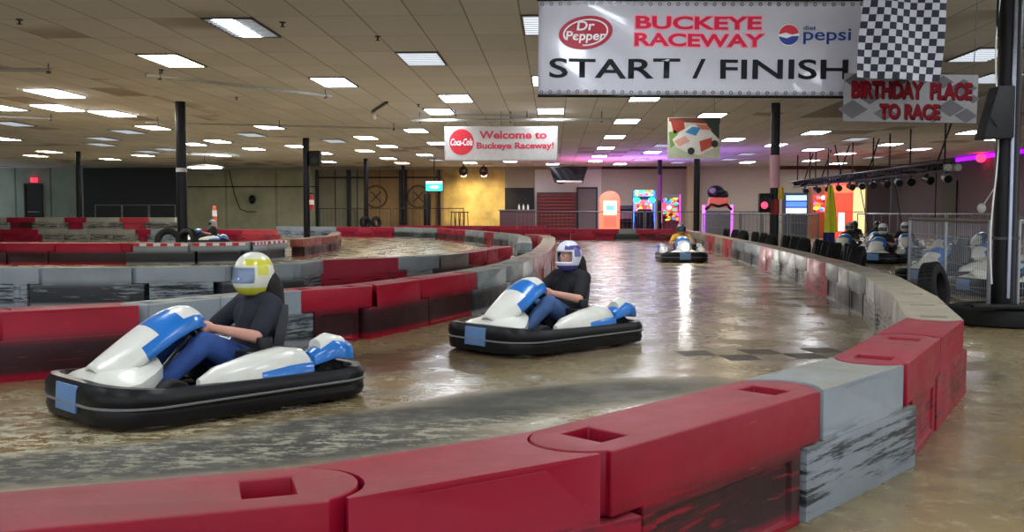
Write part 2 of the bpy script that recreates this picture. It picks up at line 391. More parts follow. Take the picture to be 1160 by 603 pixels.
lights = [(272, 31, 'half'), (195, 66.6, 'warm'), (380, 93.5, 'lit'), (478.7, 68.5, 'dim'), (517, 113, 'lit'), (499.5, 127, 'lit'), (612, 32.5, 'dim'), (616, 94.7, 'lit'), (622.7, 128, 'lit'),
  (69.6, 109, 'hot'), (73, 123, 'hot'), (133.5, 129, 'hot'), (8, 122, 'lit'), (175, 144, 'warm'), (221.7, 164, 'lit'), (45, 176, 'warm'), (62.7, 173, 'warm'), (11.6, 156.7, 'lit'), (25.5, 142, 'dim'),
  (144, 150.6, 'dim'), (123, 157, 'dim'), (102, 162.5, 'dim'), (151, 175.7, 'lit'), (172, 171.5, 'dim'), (119.5, 180, 'warm'), (188, 168, 'dim'), (323, 146, 'lit'), (284, 153.6, 'dim'),
  (251.6, 159, 'lit'), (300, 169.7, 'lit'), (331.7, 165.5, 'lit'), (244.6, 176.4, 'lit'), (371, 174, 'lit'), (370, 183, 'warm'), (371, 159.5, 'dim'), (418, 154.4, 'warm'), (410.6, 171, 'warm'), (450, 166.4, 'lit'),
  (433.8, 178.5, 'lit'), (453.5, 184, 'warm'), (472, 175, 'lit'), (473, 147.4, 'lit'), (496.6, 161, 'lit'), (489.6, 182, 'dim'), (538, 185, 'lit'), (578.5, 182.7, 'lit'), (623, 185.5, 'lit'),
  (728.8, 114, 'lit'), (706, 139.5, 'lit'), (691.7, 156.4, 'lit'), (681, 168, 'lit'), (673.8, 176.6, 'lit'), (668, 183, 'lit'), (810.8, 129, 'warm'), (832, 156.4, 'warm'), (748.6, 163, 'dim'), (734.6, 173, 'lit'),
  (719.5, 180.5, 'dim'), (708.6, 186, 'lit'), (761, 183.6, 'dim'), (820.5, 181, 'dim'), (930, 149, 'lit'), (880, 163.6, 'lit'), (978, 157.4, 'dim'), (1012, 164, 'lit'), (1044, 169.8, 'lit'), (1089.6, 150, 'lit'),
  (1113, 158.6, 'lit'), (925.5, 169.5, 'lit'), (956, 174, 'lit'), (915, 182, 'lit'), (846, 174, 'dim'), (851, 184.4, 'lit'), (990, 178, 'dim'), (943, 185, 'lit'), (1085, 66, 'dim'), (1122, 93, 'dim')]
cells = {}
for (x, y, k) in lights:
    p = onz(x, y, CEIL); i = round((p.x-CX0)/CW-.5); j = round((p.y-CY0)/CD-.5)
    while (i, j) in cells: i += 1
    cells[(i, j)] = k
def make_light(i, j, k, label):
    frm, dfm, lv = LP[k]
    e = empty('ceiling_light', (CX0+(i+.5)*CW, CY0+(j+.5)*CD, CEIL), 0, label, 'ceiling light', 'ceiling light panels')
    link('light_frame', frm, e); link('diffuser', dfm, e)
    if lv: link('louvre', lv, e)
rows = sorted({j for i, j in cells})
ADJ = {'lit': 'white lit', 'warm': 'warm white lit', 'hot': 'glaring bright', 'dim': 'dim louvred', 'half': 'half-lit louvred'}
for r, j in enumerate(rows):
    its = sorted(i for i, jj in cells if jj == j)
    for c, i in enumerate(its):
        k = cells[(i, j)]
        w = 'alone' if len(its) == 1 else ORD[c+1]+' from left'
        make_light(i, j, k, '%s ceiling light, %s in %s row back from the camera' % (ADJ[k], w, ORD[r+1]))
# the rest of the hall's lights, above and behind the viewer (light the foreground)
for (X, Y) in [(-4.3, 8.5), (.5, 8.5), (5.5, 8.5), (-9, 8.5), (-4.3, 4), (.5, 4), (5.5, 4), (-4.3, -1), (.5, -1), (5.5, -1), (-9, 3), (9.5, 6), (9.5, 1), (-14, 14), (13, 14), (-14, 6), (8.5, 12), (14, 8)]:
    i = round((X-CX0)/CW-.5); j = round((Y-CY0)/CD-.5)
    if (i, j) in cells: continue
    cells[(i, j)] = 'lit'; make_light(i, j, 'lit', 'ceiling light panel above or behind the viewer')
# suspended silver pipes
def pipe(pa, pb, z, label, r=.035, hang=2):
    a, b = onz(pa[0], pa[1], z), onz(pb[0], pb[1], z)
    e = empty('ceiling_pipe', (a.x, a.y, z), 0, label, 'pipe', 'pipes under the ceiling'); d = b-a
    MB().tube((0, 0, 0), d, r, seg=10).build('pipe_run', M_silver, e)
    for k in range(hang):
        p = d*((k+.05)/(max(1, hang-1))*.9+.02)
        MB().tube(p+Vector((0, 0, r*.5)), p+Vector((0, 0, CEIL-z)), .012, seg=6).box(p+Vector((0, 0, -.02)), (.06, .06, .09)).build('hanger', M_wire, e)
pipe((165, 85), (375, 109), 3.95, 'long silver pipe slanting below the ceiling left of the centre')
pipe((-30, 79), (58, 79.5), 3.97, 'short silver pipe under the ceiling at upper left edge')
pipe((-20, 131), (60, 134.5), 3.97, 'thin pipe under the ceiling left of the bright lights')
pipe((165, 139), (462, 146), 3.92, 'thin dark-jointed pipe running left of the welcome banner', .03, 3)
pipe((466, 137), (695, 136), 3.85, 'white pipe carrying the welcome banner', .05, 3)
pipe((510, 130), (600, 131), 3.98, 'thin pipe just above the banner pipe', .03)
# smoke detectors / sprinklers
def sprinkler(px, py, label):
    p = onz(px, py, CEIL)
    e = empty('sprinkler_head', (p.x, p.y, CEIL-.001), 0, label, 'sprinkler', 'sprinkler heads')
    MB().lathe([(.05, 0), (.05, -.01), (.015, -.02), (.015, -.06), (.04, -.065), (.04, -.07), (.001, -.07)], 14).build('sprinkler_body', M_dark, e)
sprinkler(22, 22, 'sprinkler head at the top left corner of the ceiling'); sprinkler(320, 25, 'dark sprinkler head right of the half-lit light panel')
sprinkler(428, 41, 'sprinkler head between half-lit light and dim louvred light'); sprinkler(474, 118, 'sprinkler head near the small lit panel in mid ceiling'); sprinkler(183, 79, 'sprinkler head below the warm light panel'); sprinkler(268, 110, 'sprinkler head beside stained ceiling tiles')
# broken track piece
p = onz(430, 120, CEIL); e = empty('track_light', (p.x, p.y, CEIL), math.radians(-70), 'short dark track rail with a white spot head on the ceiling', 'track light')
MB().box((0, 0, -.03), (2.2, .07, .05)).build('rail', M_dark, e); MB().tube((-1.1, 0, -.06), (-1.25, .05, -.2), .07, .09).build('spot_head', M_white, e)
# pendant light
p = ony(232, 189, 46); e = empty('pendant_light', (p.x, 46, p.z), 0, 'bright flat pendant light hanging below the ceiling in front of the dark drape', 'pendant light')
MB().lathe([(.02, .12), (.3, .1), (.95, 0), (.95, -.03), (.85, -.04)], 24).build('shade', M_white, e)
MB().lathe([(.8, -.02), (.8, -.06), (.001, -.08)], 24).build('bulb_cover', M_lit, e); MB().tube((0, 0, .1), (0, 0, CEIL-p.z), .02, seg=6).build('stem', M_dark, e)
# ------------------------------------------------------------------ poles
def pole(px, Y, label, r=.125, bands=(), topcut=None):
    x = ony(px, 241, Y).x
    e = empty('support_pole', (x, Y, 0), 0, label, 'pole', 'black support poles')
    MB().lathe([(r, 0), (r, CEIL)], 24).build('shaft', M_black, e)
    MB().box((0, 0, .012), (r*3, r*3, .024)).build('base_plate', M_dark, e, bevel=.004)
    for (z0, z1, rgb, nm) in bands: MB().lathe([(r+.004, z0), (r+.012, z0), (r+.012, z1), (r+.004, z1)], 24).build(nm, mat('band_%d_%d_%d' % rgb, rgb, .5), e)
    return e
pole(90, 43.7, 'black support pole farthest left, in front of the dark drape')
pole(206.5, 24.3, 'black support pole with tyre at its foot, left of centre', .13, [(2.3, 2.4, (180, 180, 180), 'clamp')])
pole(347.5, 36.3, 'black support pole with speaker on its top, left of centre')
pole(415, 50.2, 'black support pole with two tyres at its foot, left of the lit plywood', .12)
pole(457, 57.5, 'slim black pole in front of the brown boards', .1)
pole(747, 52, 'thin dark pole beside the neon arcade cabinet', .12, [(1.9, 3.3, (90, 50, 60), 'coloured_wrap')])
pole(789, 38.5, 'black pole below the race car picture', .125)
pole(877, 25.3, 'black pole with pink and red wrap behind the right tyre row', .115, [(1.9, 2.75, (214, 160, 170), 'pink_wrap'), (1.2, 1.6, (170, 40, 44), 'red_wrap')])
P0 = pole(1139, 10.95, 'big black pole at the right edge of the picture', .125)
# conduit and cable on the big pole
MB().tube((-.02, -.155, .3), (-.02, -.155, CEIL), .022, seg=8).build('conduit', mat('bright_conduit', (150, 155, 170), .2, .9), P0)
cab = [Vector((-.15-.03*math.sin(k*.9), -.05, .45+k*.3)) for k in range(13)]
MB().path(cab, .009, 6).build('cable', M_white, P0); MB().path([(-.15, -.05, 3.2), (-.17, -.05, 3.35), (-.16, -.04, 4.05)], .014, 6).build('cable', M_rubber, P0)
MB().lathe([(.13, .95), (.15, .95), (.15, .98), (.13, .98)], 20).build('clamp_band', M_wire, P0)
# ------------------------------------------------------------------ barriers
HB, WB = .52, .36
def arc(cx, half, bulge, n=10):
    R = (bulge*bulge+half*half)/(2*bulge); out = []
    a = math.asin(half/R)
    for i in range(n+1):
        t = -a+2*a*i/n; out.append((cx+bulge-R+R*math.cos(t), R*math.sin(t)))
    return out
def barrier_mesh(kind, L):
    w = WB/2; g = .009; zs = .31
    hL = L/2-g
    if kind == 'M':
        r = arc(hL, .155, .10); plan = [(hL, -w)]+r+[(hL, w), (-hL, w)]+[(-x, y) for x, y in r[::-1]]+[(-hL, -w)]
        low = (L/2-.17)*2
    else:
        r = arc(0, .165, .11); r = [(hL-x, y) for x, y in r]
        plan = [(hL, -w)]+r+[(hL, w), (-hL, w)]+[(-x, y) for x, y in r[::-1]]+[(-hL, -w)]
        low = (L/2+.15)*2
    # keep the plan clean: drop duplicates
    P = []
    for p in plan:
        if not P or (abs(p[0]-P[-1][0])+abs(p[1]-P[-1][1])) > 1e-5: P.append(p)
    b = MB(); b.prism(P, zs if kind == 'M' else zs-.03, HB)
    bmesh.ops.recalc_face_normals(b.bm, faces=b.bm.faces)
    up = bpy.data.objects.new('u', b.mesh('u', [], smooth=False)); C.objects.link(up)
    b2 = MB(); wl = WB if kind == 'M' else WB+.014
    zl = zs+.03 if kind == 'M' else zs-.008
    b2.box((0, 0, zl/2+.0), (low, wl, zl))
    lo = bpy.data.objects.new('l', b2.mesh('l', [], smooth=False)); C.objects.link(lo)
    cutters = []
    def cutter(c, d, tgt, op='DIFFERENCE', taper=1.0):
        k = bpy.data.objects.new('c', MB().box(c, d, taper=taper).mesh('c', [], smooth=False)); C.objects.link(k); cutters.append(k)
        m = tgt.modifiers.new('b', 'BOOLEAN'); m.operation = op; m.object = k; m.solver = 'EXACT'
    if kind == 'M':
        for s in (-1, 1): cutter((s*(L/2-.15), 0, HB-.03), (.14, .175, .14), up)
        for s in (-1, 1):
            n = 1 if L < 1.0 else 1
            cutter((0, s*wl/2, .15), (low-.16, .03, .24), lo)
    else:
        for s in (-1, 1): cutter((0, s*(WB/2), .50), (L*.5, .004, .004), up)
    m = up.modifiers.new('j', 'BOOLEAN'); m.operation = 'UNION'; m.object = lo; m.solver = 'EXACT'
    bv = up.modifiers.new('bv', 'BEVEL'); bv.width = .012; bv.segments = 3; bv.limit_method = 'ANGLE'; bv.angle_limit = math.radians(35)
    me = evaluated(up, 'plastic_barrier')
    bpy.data.objects.remove(lo)
    for k in cutters: bpy.data.objects.remove(k)
    for p in me.polygons: p.use_smooth = True
    me.set_sharp_from_angle(angle=.7)
    return me
BM = {}
def bmesh_for(kind, L, m):
    q = round(L/.04)*.04; key = (kind, round(q, 3))
    if key not in BM: BM[key] = barrier_mesh(kind, q)
    k2 = key+(m.name,)
    if k2 not in BM:
        me = BM[key].copy(); me.materials.clear(); me.materials.append(m); BM[k2] = me
    return BM[k2]
B_RED = barrier_mat('red_barrier', (152, 10, 44), .35, .45, (122, 80, 76)); B_REDS = barrier_mat('red_barrier_scuffed', (150, 10, 42), .95, .5, (122, 80, 76))
B_GREY = barrier_mat('grey_barrier', (140, 150, 156), .5, .6, (126, 118, 98)); B_GREYS = barrier_mat('grey_barrier_scuffed', (132, 140, 142), 1.15, .7, (126, 118, 98))
B_TAN = barrier_mat('dusty_grey_barrier', (150, 146, 130), .6, .8); B_BLK = barrier_mat('rubbered_barrier', (120, 122, 116), 1.7, .75); B_REDD = barrier_mat('dusty_red_barrier', (156, 24, 46), .8, .75, (168, 150, 132))
B_RT = barrier_mat('worn_red_barrier', (176, 52, 62), .3, .95, (150, 140, 118)); B_RK = barrier_mat('red_barrier_blackened', (152, 10, 40), 1.45, .5, (122, 80, 76)); B_GK = barrier_mat('grey_barrier_blackened', (136, 144, 148), 1.9, .7, (126, 118, 98))
B_BRN = barrier_mat('brown_scuffed_barrier', (140, 74, 62), 1.1, .5)
CN = {'K': (B_RK, 'red black-bottomed'), 'q': (B_GK, 'grey black-bottomed'), 'r': (B_RED, 'red'), 'R': (B_REDS, 'rubber-streaked red'), 'g': (B_GREY, 'light grey'), 'G': (B_GREYS, 'scuffed grey'), 't': (B_TAN, 'dusty tan-grey'), 'k': (B_BLK, 'black-rubbered grey'), 'd': (B_REDD, 'dusty red'), 'p': (B_RT, 'worn pinkish red'), 'b': (B_BRN, 'brown-red scuffed')}
allB = []
def to_pt(q):
    x, y = q[0], q[1]; z = q[2] if len(q) > 2 else HB
    p = onz(x, y, z); return Vector((p.x, p.y))
def row(pts, cols, where, off=0., offs=None, start='M', z0=0., group=None, world=False, nfix=None):
    P = [Vector(q) if world else to_pt(q) for q in pts]
    # centre line: shift each joint along the local normal
    Q = []
    for i, p in enumerate(P):
        a = P[max(0, i-1)]; b = P[min(len(P)-1, i+1)]; t = (b-a).normalized(); nrm = Vector((-t.y, t.x))
        o = offs[i] if offs else off
        Q.append(p+nrm*o)
    kind = start; cnt = {}; out = []
    for i in range(len(Q)-1):
        a, b = Q[i], Q[i+1]; L = (b-a).length; c = cols[i]
        if nfix and nfix[i]: n = nfix[i]
        else: n = max(1, round(L/1.13))
        kinds = []
        for _ in range(n): kinds.append(kind); kind = 'F' if kind == 'M' else 'M'
        base = [1.37 if k == 'M' else .88 for k in kinds]; sc = L/sum(base); t = 0
        for k, bl in zip(kinds, base):
            l = bl*sc; mid = a.lerp(b, (t+l/2)/L); t += l
            m, cn = CN[c]
            o = link('plastic_barrier', bmesh_for(k, l, m), None, (mid.x, mid.y, z0), math.atan2((b-a).y, (b-a).x))
            out.append((o, cn))
    for j, (o, cn) in enumerate(out):
        tag(o, '%s track barrier, %s %s' % (cn, ORD[j+1], where), 'barrier', group)
        allB.append(o)
    return [o for o, c in out]
# foreground wall sweeping right and then away down the right side of the track
w = WB/2
fp = [Vector(q) for q in ((0, 0),)]
p01 = to_pt((382, 567)); p00 = p01-Vector((.93, .36)).normalized()*1.40
pF = [p00, p01, to_pt((687.6, 513)), to_pt((931, 442.5)), to_pt((1027, 413)), to_pt((1066, 383)), to_pt((1092, 363))]
cF = []
for i, p in enumerate(pF):
    a = pF[max(0, i-1)]; b = pF[min(len(pF)-1, i+1)]; t = (b-a).normalized(); cF.append(p+Vector((-t.y, t.x))*w)
front = row([tuple(q) for q in cF], ['R', 'r', 'R', 'g', 'r', 'r'], 'of the foreground wall from left', world=True, nfix=[1]*6, group='barriers of the right-hand wall')
FL = ['red barrier filling the bottom left corner, one square slot in its dusty top', 'red slotless foreground barrier in the bottom middle of the picture', 'large red foreground barrier with two square slots and black streaked lower side',
      'light grey foreground barrier between two red ones', 'red barrier right of the grey foreground one, two long slots in its top', 'last red foreground barrier where the wall turns away at the right']
for o, l in zip(front, FL): o['label'] = l
for o, k in zip(front, (.3, .12, .3, .3, .2, .2)): pass
inner = [(1031, 359), (1011, 334), (981, 313), (935, 297), (914, 292), (893, 286), (876, 282), (861, 278.5), (829, 272), (819, 270), (810, 268), (800, 266), (780, 262), (768, 260)]
cI = [to_pt(q) for q in inner]; cc = []
for i, p in enumerate(cI):
    a = cI[max(0, i-1)]; b = cI[min(len(cI)-1, i+1)]; t = (b-a).normalized(); cc.append(p-Vector((-t.y, t.x))*w)
cc[0] = cF[-1].copy()
row([tuple(q) for q in cc], ['t', 't', 'k', 'p', 't', 't', 'p', 'G', 'p', 't', 'p', 't', 'p'], 'of the right-hand wall back from the bend', world=True, start='M', group='barriers of the right-hand wall')
e0 = cc[-1]
cross = [(e0.x-.3, e0.y+.4), (e0.x-1.9, e0.y+1.0), (e0.x-2.7, e0.y+1.1), (-1.2+2.9, e0.y+1.4), (-2.4, e0.y+1.6)]
row(cross, ['d', 'k', 'r', 'r'], 'from right of the far red wall before the arcade', world=True, start='F', group='barriers of the far cross wall')
row([(-.6, 53), (-9.0, 54.5)], ['r'], 'from right of the wall before the serving counter', world=True, group='barriers before the counter')
# left inner wall
row([(-70, 360), (0, 354), (163, 346), (250, 338), (341, 329.6), (426, 324), (541, 308.4), (574, 302.5), (592, 298), (604, 293), (623, 285), (629, 276), (629, 269.5), (622, 266.5), (606, 265.5)],
    ['K', 'K', 'g', 'g', 'K', 'K', 'G', 'G', 'G', 'p', 'p', 't', 'p', 'p'], 'from left of the near left wall behind the karts', off=w, group='barriers of the near left wall')
row([(-75, 304.5), (0, 304), (46, 304), (151, 303.5), (260, 302), (337, 299), (365, 295), (452, 292), (499, 289.5), (532, 286.5), (581, 279)],
    ['g', 'g', 'G', 'g', 'G', 'g', 'r', 'g', 'k', 'r'], 'from left of the second left wall', off=w, start='F', group='barriers of the second left wall')
row([(313, 267.5, 0), (381, 268.5, 0), (447, 269.5, 0), (495, 271.5, 0), (527, 275, 0), (548, 278, 0), (559, 263.5), (576, 265.2), (587, 269), (586, 275.5)],
    ['g', 'r', 'G', 'R', 'G', 'r', 'G', 'g', 'G'], 'from left of the far curving infield wall', off=w, group='barriers of the far infield wall')
mid = row([(-75, 300, 0), (0, 300, 0), (63, 300, 0), (138, 300, 0), (150, 300, 0), (215, 299.5, 0), (285, 298, 0), (326, 293.5, 0)],
    ['K', 'K', 'K', 'K', 'q', 'q', 'q'], 'from left of the third left wall', off=w, start='F', group='barriers of the third left wall')
p = to_pt((326, 293.5, 0)); 
row([(p.x+.1, p.y+.5), (p.x+.05, p.y+5), (to_pt((381, 279, 0)).x, to_pt((381, 279, 0)).y)], ['b', 'b'], 'of the brown return ending the third left wall', world=True, group='barriers of the brown return')
# red and white edge strips on the striped grey barriers
strip_r, strip_w = mat('strip_red', (190, 30, 50), .5), mat('strip_white', (225, 222, 220), .5)
for o in mid:
    px = 628+1080*o.location.x/o.location.y
    if 150 < px < 330:
        L = o.dimensions.x if o.dimensions.x > 0 else 1.2
        L = max(v.co.x for v in o.data.vertices)*2-.3; b = MB(); nn = 8
        for k in range(nn): b.mi = k % 2; b.box((-L/2+L*(k+.5)/nn, -WB/2-.004, .475), (L/nn, .012, .07))
        b.build('striped_edge', [strip_r, strip_w], o, smooth=False)
YL = 41.0
def rx(px, Y=YL): return ony(px, 241, Y).x
def colrow(segs, Y, where, z0, start, group):
    pts = [(rx(segs[0][0], Y), Y)]; cols = []
    for a, b, c in segs: pts.append((rx(b, Y), Y)); cols.append(c)
    return row(pts, cols, where, world=True, start=start, z0=z0, group=group)
colrow([(-70, 0, 'r'), (0, 45, 'r'), (45, 155, 't'), (155, 172, 'r'), (172, 225, 'g'), (225, 275, 'r'), (275, 313, 'p')], YL, 'from left in the far left wall, bottom tier', 0, 'M', 'barriers of the far left wall, bottom tier')
colrow([(-70, 10, 't'), (10, 42, 'R'), (42, 75, 't'), (75, 100, 'r'), (100, 137, 't'), (137, 170, 'p'), (170, 200, 't')], YL, 'from left in the far left wall, upper tier', HB+.002, 'F', 'barriers of the far left wall, upper tier')
# ------------------------------------------------------------------ tyres
def tyre_mesh(R=.32, r=.17, wd=.2):
    prof = []
    for i in range(16):
        a = 2*PI*i/16; prof.append(((R+r)/2+(R-r)/2*math.cos(a)*(1 if abs(math.cos(a)) < .8 else .98), wd/2*max(-1, min(1, 1.25*math.sin(a)))))
    b = MB(); b.lathe(prof, 36, close=True)
    for i in range(36):   # tread blocks
        a = 2*PI*(i+.5)/36; M = Euler((0, 0, a)).to_matrix()
        for s in (-1, 1): b.box(M @ Vector((R+.001, 0, s*wd*.22)), (.014, .03, wd*.3), rz=a)
    return b.mesh('car_tyre', M_rubber)
TY = tyre_mesh(); nty = 0
def tyre(loc, rot, label, group, s=1.0):
    o = link('car_tyre', TY); o.location = loc; o.rotation_euler = rot; o.scale = (s, s, s); return tag(o, label, 'tyre', group)
x = ony(206.5, 241, 24.3).x
for k, (dx, dy, rz, rx_) in enumerate(((-.2, -.40, .35, 1.35), (.24, -.38, -.45, 1.35))):
    tyre((x+dx*1.8, 24.3+dy, .101), (0, 0, rz), 'black tyre lying flat at the %s front of the pole left of centre' % ('left', 'right')[k], 'tyres at the left pole', 1)
    tyre((x+dx*1.1, 24.3+dy, .535), (rx_, 0, rz), 'black tyre standing on the %s flat tyre at the pole left of centre' % ('left', 'right')[k], 'tyres at the left pole', 1)
x = ony(415, 241, 50.2).x
for k, (dx, dz, fl) in enumerate(((0, .101, 1), (.68, .101, 1), (0, .305, 1), (.68, .305, 1), (.05, .73, 0), (.62, .73, 0))):
    tyre((x+dx, 49.7, dz), (0 if fl else 1.45, 0, .2*k), 'black tyre at the foot of the pole near the brown boards, %s' % ('bottom left', 'bottom right', 'middle left', 'middle right', 'standing left', 'standing right')[k], 'tyres at the far pole', 1)
# row of standing tyres behind the right wall
trow = [(905, 283), (897, 281), (889, 279.5), (881, 278), (872, 276.5), (863, 275), (855, 273.5), (847, 272), (839, 270.5), (831, 269), (823, 268), (815, 267), (807, 266), (799, 265)]
def wall_x(Y):
    for a, b in zip(cc[:-1], cc[1:]):
        if a.y <= Y <= b.y: return a.x+(b.x-a.x)*(Y-a.y)/(b.y-a.y)
    return cc[-1].x
ys = [16.2, 16.75, 17.35, 18.1, 19.0, 20.0, 21.1, 22.3, 23.6, 25.0, 26.5, 28.2, 30.0, 32.0, 34.5]
for k, Y in enumerate(ys):
    tyre((wall_x(Y)+.72+.04*(k % 3), Y, .345), (PI/2+.12, 0, PI/2*.72+.12*(k % 3)), 'black tyre standing behind the right-hand wall, %s of the row from the near end' % ORD[k+1], 'tyres standing along the right wall', 1.08)
p = onz(1042, 333, 0); tyre((wall_x(11.6)+.75, 11.7, .33), (PI/2-.15, 0, .9), 'single black tyre leaning behind the right wall left of the big pole', 'single tyre', 1.0)
# rubber bumper ring round the big pole
x0 = P0.location.x
e = empty('pole_bumper', (x0, 10.95, 0), 0, 'low black rubber bumper around the foot of the big right pole', 'bumper')
MB().lathe([(.48, 0), (.56, .02), (.58, .10), (.56, .19), (.48, .21), (.44, .19), (.44, .02)], 36, close=True).build('rubber_ring', M_rubber, e)
MB().box((.1, -.52, .24), (1.3, .12, .05), rz=-.06).build('rub_rail', M_plastic_black, e, bevel=.01)
# ------------------------------------------------------------------ fences
def fence(a, b, label, h=1.12, m=M_metal, bars=.09, group='fences', rail=None, mid=False, bt=.012):
    a, b = Vector(a), Vector(b); L = (b-a).length; ang = math.atan2((b-a).y, (b-a).x)
    e = empty('fence_panel', (a.x, a.y, 0), ang, label, 'fence', group)
    MB().tube((0, 0, h), (L, 0, h), .028).build('rail', rail or m, e); MB().tube((0, 0, .1), (L, 0, .1), .02).build('rail', rail or m, e)
    for s in (0, L): MB().tube((s, 0, 0), (s, 0, h+.02), .024).build('post', m, e)
    if bars:
        bb = MB(); nb = int(L/bars)
        for k in range(1, nb): bb.box((L*k/nb, 0, (h+.1)/2), (bt, bt, h-.1))
        if mid: bb.box((L/2, 0, h*.5), (L, bt, bt)); bb.box((L/2, 0, h*.8), (L, bt, bt)); bb.box((L/2, 0, h*.25), (L, bt, bt))
        bb.build('infill_bars', m, e, smooth=False)
    return e
def gx(px, Y): return ony(px, 241, Y).x
M_fence = mat('fence_grey', (120, 124, 126), .45, .4); M_fdark = mat('fence_dark', (62, 62, 60), .5, .3)
fence((gx(1122, 11.3), 11.3), (gx(1072, 13.6), 13.6), 'nearest wire mesh fence panel left of the big pole', 1.15, M_metal, .085, mid=True, bt=.004, rail=mat('wood_rail', (92, 76, 60), .6))
fence((gx(1072, 13.7), 13.7), (gx(1031, 16.2), 16.2), 'second wire mesh fence panel, ending at the pit opening', 1.15, M_metal, .085, mid=True, bt=.004, rail=mat('wood_rail', (92, 76, 60), .6))
fence((gx(1155, 11.0), 11.0), (gx(1200, 11.4), 11.4), 'wire mesh fence panel right of the big pole', 1.15, M_metal, .085, mid=True, bt=.004)
yl = [26, 29, 32.5, 36.5, 41, 46]; xl = [927, 893, 862, 838, 815, 795]
for k in range(5): fence((gx(xl[k], yl[k]), yl[k]), (gx(xl[k+1], yl[k+1])+.05, yl[k+1]-.05), 'grey fence panel behind the right tyre row, %s from the pit opening' % ORD[k+1], 1.2, M_fence, .14, 'fence panels behind the tyre row', mid=True)
for k in range(4): fence((-1.9+3.2*k+.04*k, 48.2), (1.25+3.2*k+.04*k, 48.2), 'grey fence panel behind the far red wall, %s from the left' % ORD[k+1], 1.3, M_fence, .2, 'fence panels before the arcade')
for k in range(3): fence((12.5+3.6*k+.04*k, 40), (16.05+3.6*k+.04*k, 40), 'pale rail fence behind the pit karts, %s from the left' % ORD[k+1], 1.2, M_metal, .3, 'fence panels behind the pit')
for k in range(4): fence((gx(362, 56)+2.15*k+.04*k, 56), (gx(362, 56)+2.1*(k+1)+.05*k, 56), 'dark railing panel before the brown boards, %s from the left' % ORD[k+1], 1.5, M_fdark, .22, 'railing before the brown boards')
for k in range(3): fence((gx(108, 55)+1.6*k+.03*k, 55), (gx(108, 55)+1.57*(k+1)+.03*k, 55), 'tall grey guard rail before the dark drape, %s from the left' % ORD[k+1], 1.7, M_fence, 0, 'guard rails before the drape')
# ------------------------------------------------------------------ karts
def ring_path(L0, L1, Wf, Wr, n=10):
    """plan outline of the kart, forward +X"""
    pts = []; rr = .3
    corners = [(L1, -Wf, .34), (L1, Wf, .34), (-L0, Wr, .26), (-L0, -Wr, .26)]
    cen = [(L1-.34, -Wf+.34, -PI/2), (L1-.34, Wf-.34, 0), (-L0+.26, Wr-.26, PI/2), (-L0+.26, -Wr+.26, PI)]
    for (cx, cy, a0), (_, _, r) in zip(cen, corners):
        for i in range(n+1):
            a = a0+PI/2*i/n; pts.append((cx+r*math.cos(a), cy+r*math.sin(a)))
    return pts
def kart_wheel(R, wd):
    prof = [(R*.55, -wd/2), (R*.9, -wd/2), (R, -wd*.36), (R, wd*.36), (R*.9, wd/2), (R*.55, wd/2)]
    M = Euler((PI/2, 0, 0)).to_matrix().to_4x4()
    t = MB(); t.lathe(prof, 28, M, close=True); tm = t.mesh('tyre', M_rubber)
    r = MB(); r.lathe([(R*.55, -wd*.42), (R*.5, -wd*.3), (R*.2, -wd*.2), (R*.2, wd*.2), (R*.5, wd*.3), (R*.55, wd*.42)], 20, M); rm = r.mesh('rim', M_chrome)
    return tm, rm
KW = (kart_wheel(.13, .12), kart_wheel(.14, .17))
M_kw = mat('kart_white_shell', (222, 222, 212), .3, coat=.4, var=.06); M_kb = mat('kart_blue_shell', (24, 112, 196), .3, coat=.4); M_kdb = mat('kart_deep_blue', (30, 60, 130), .35, coat=.4)
M_plate = mat('kart_number_panel', (96, 132, 178), .4)
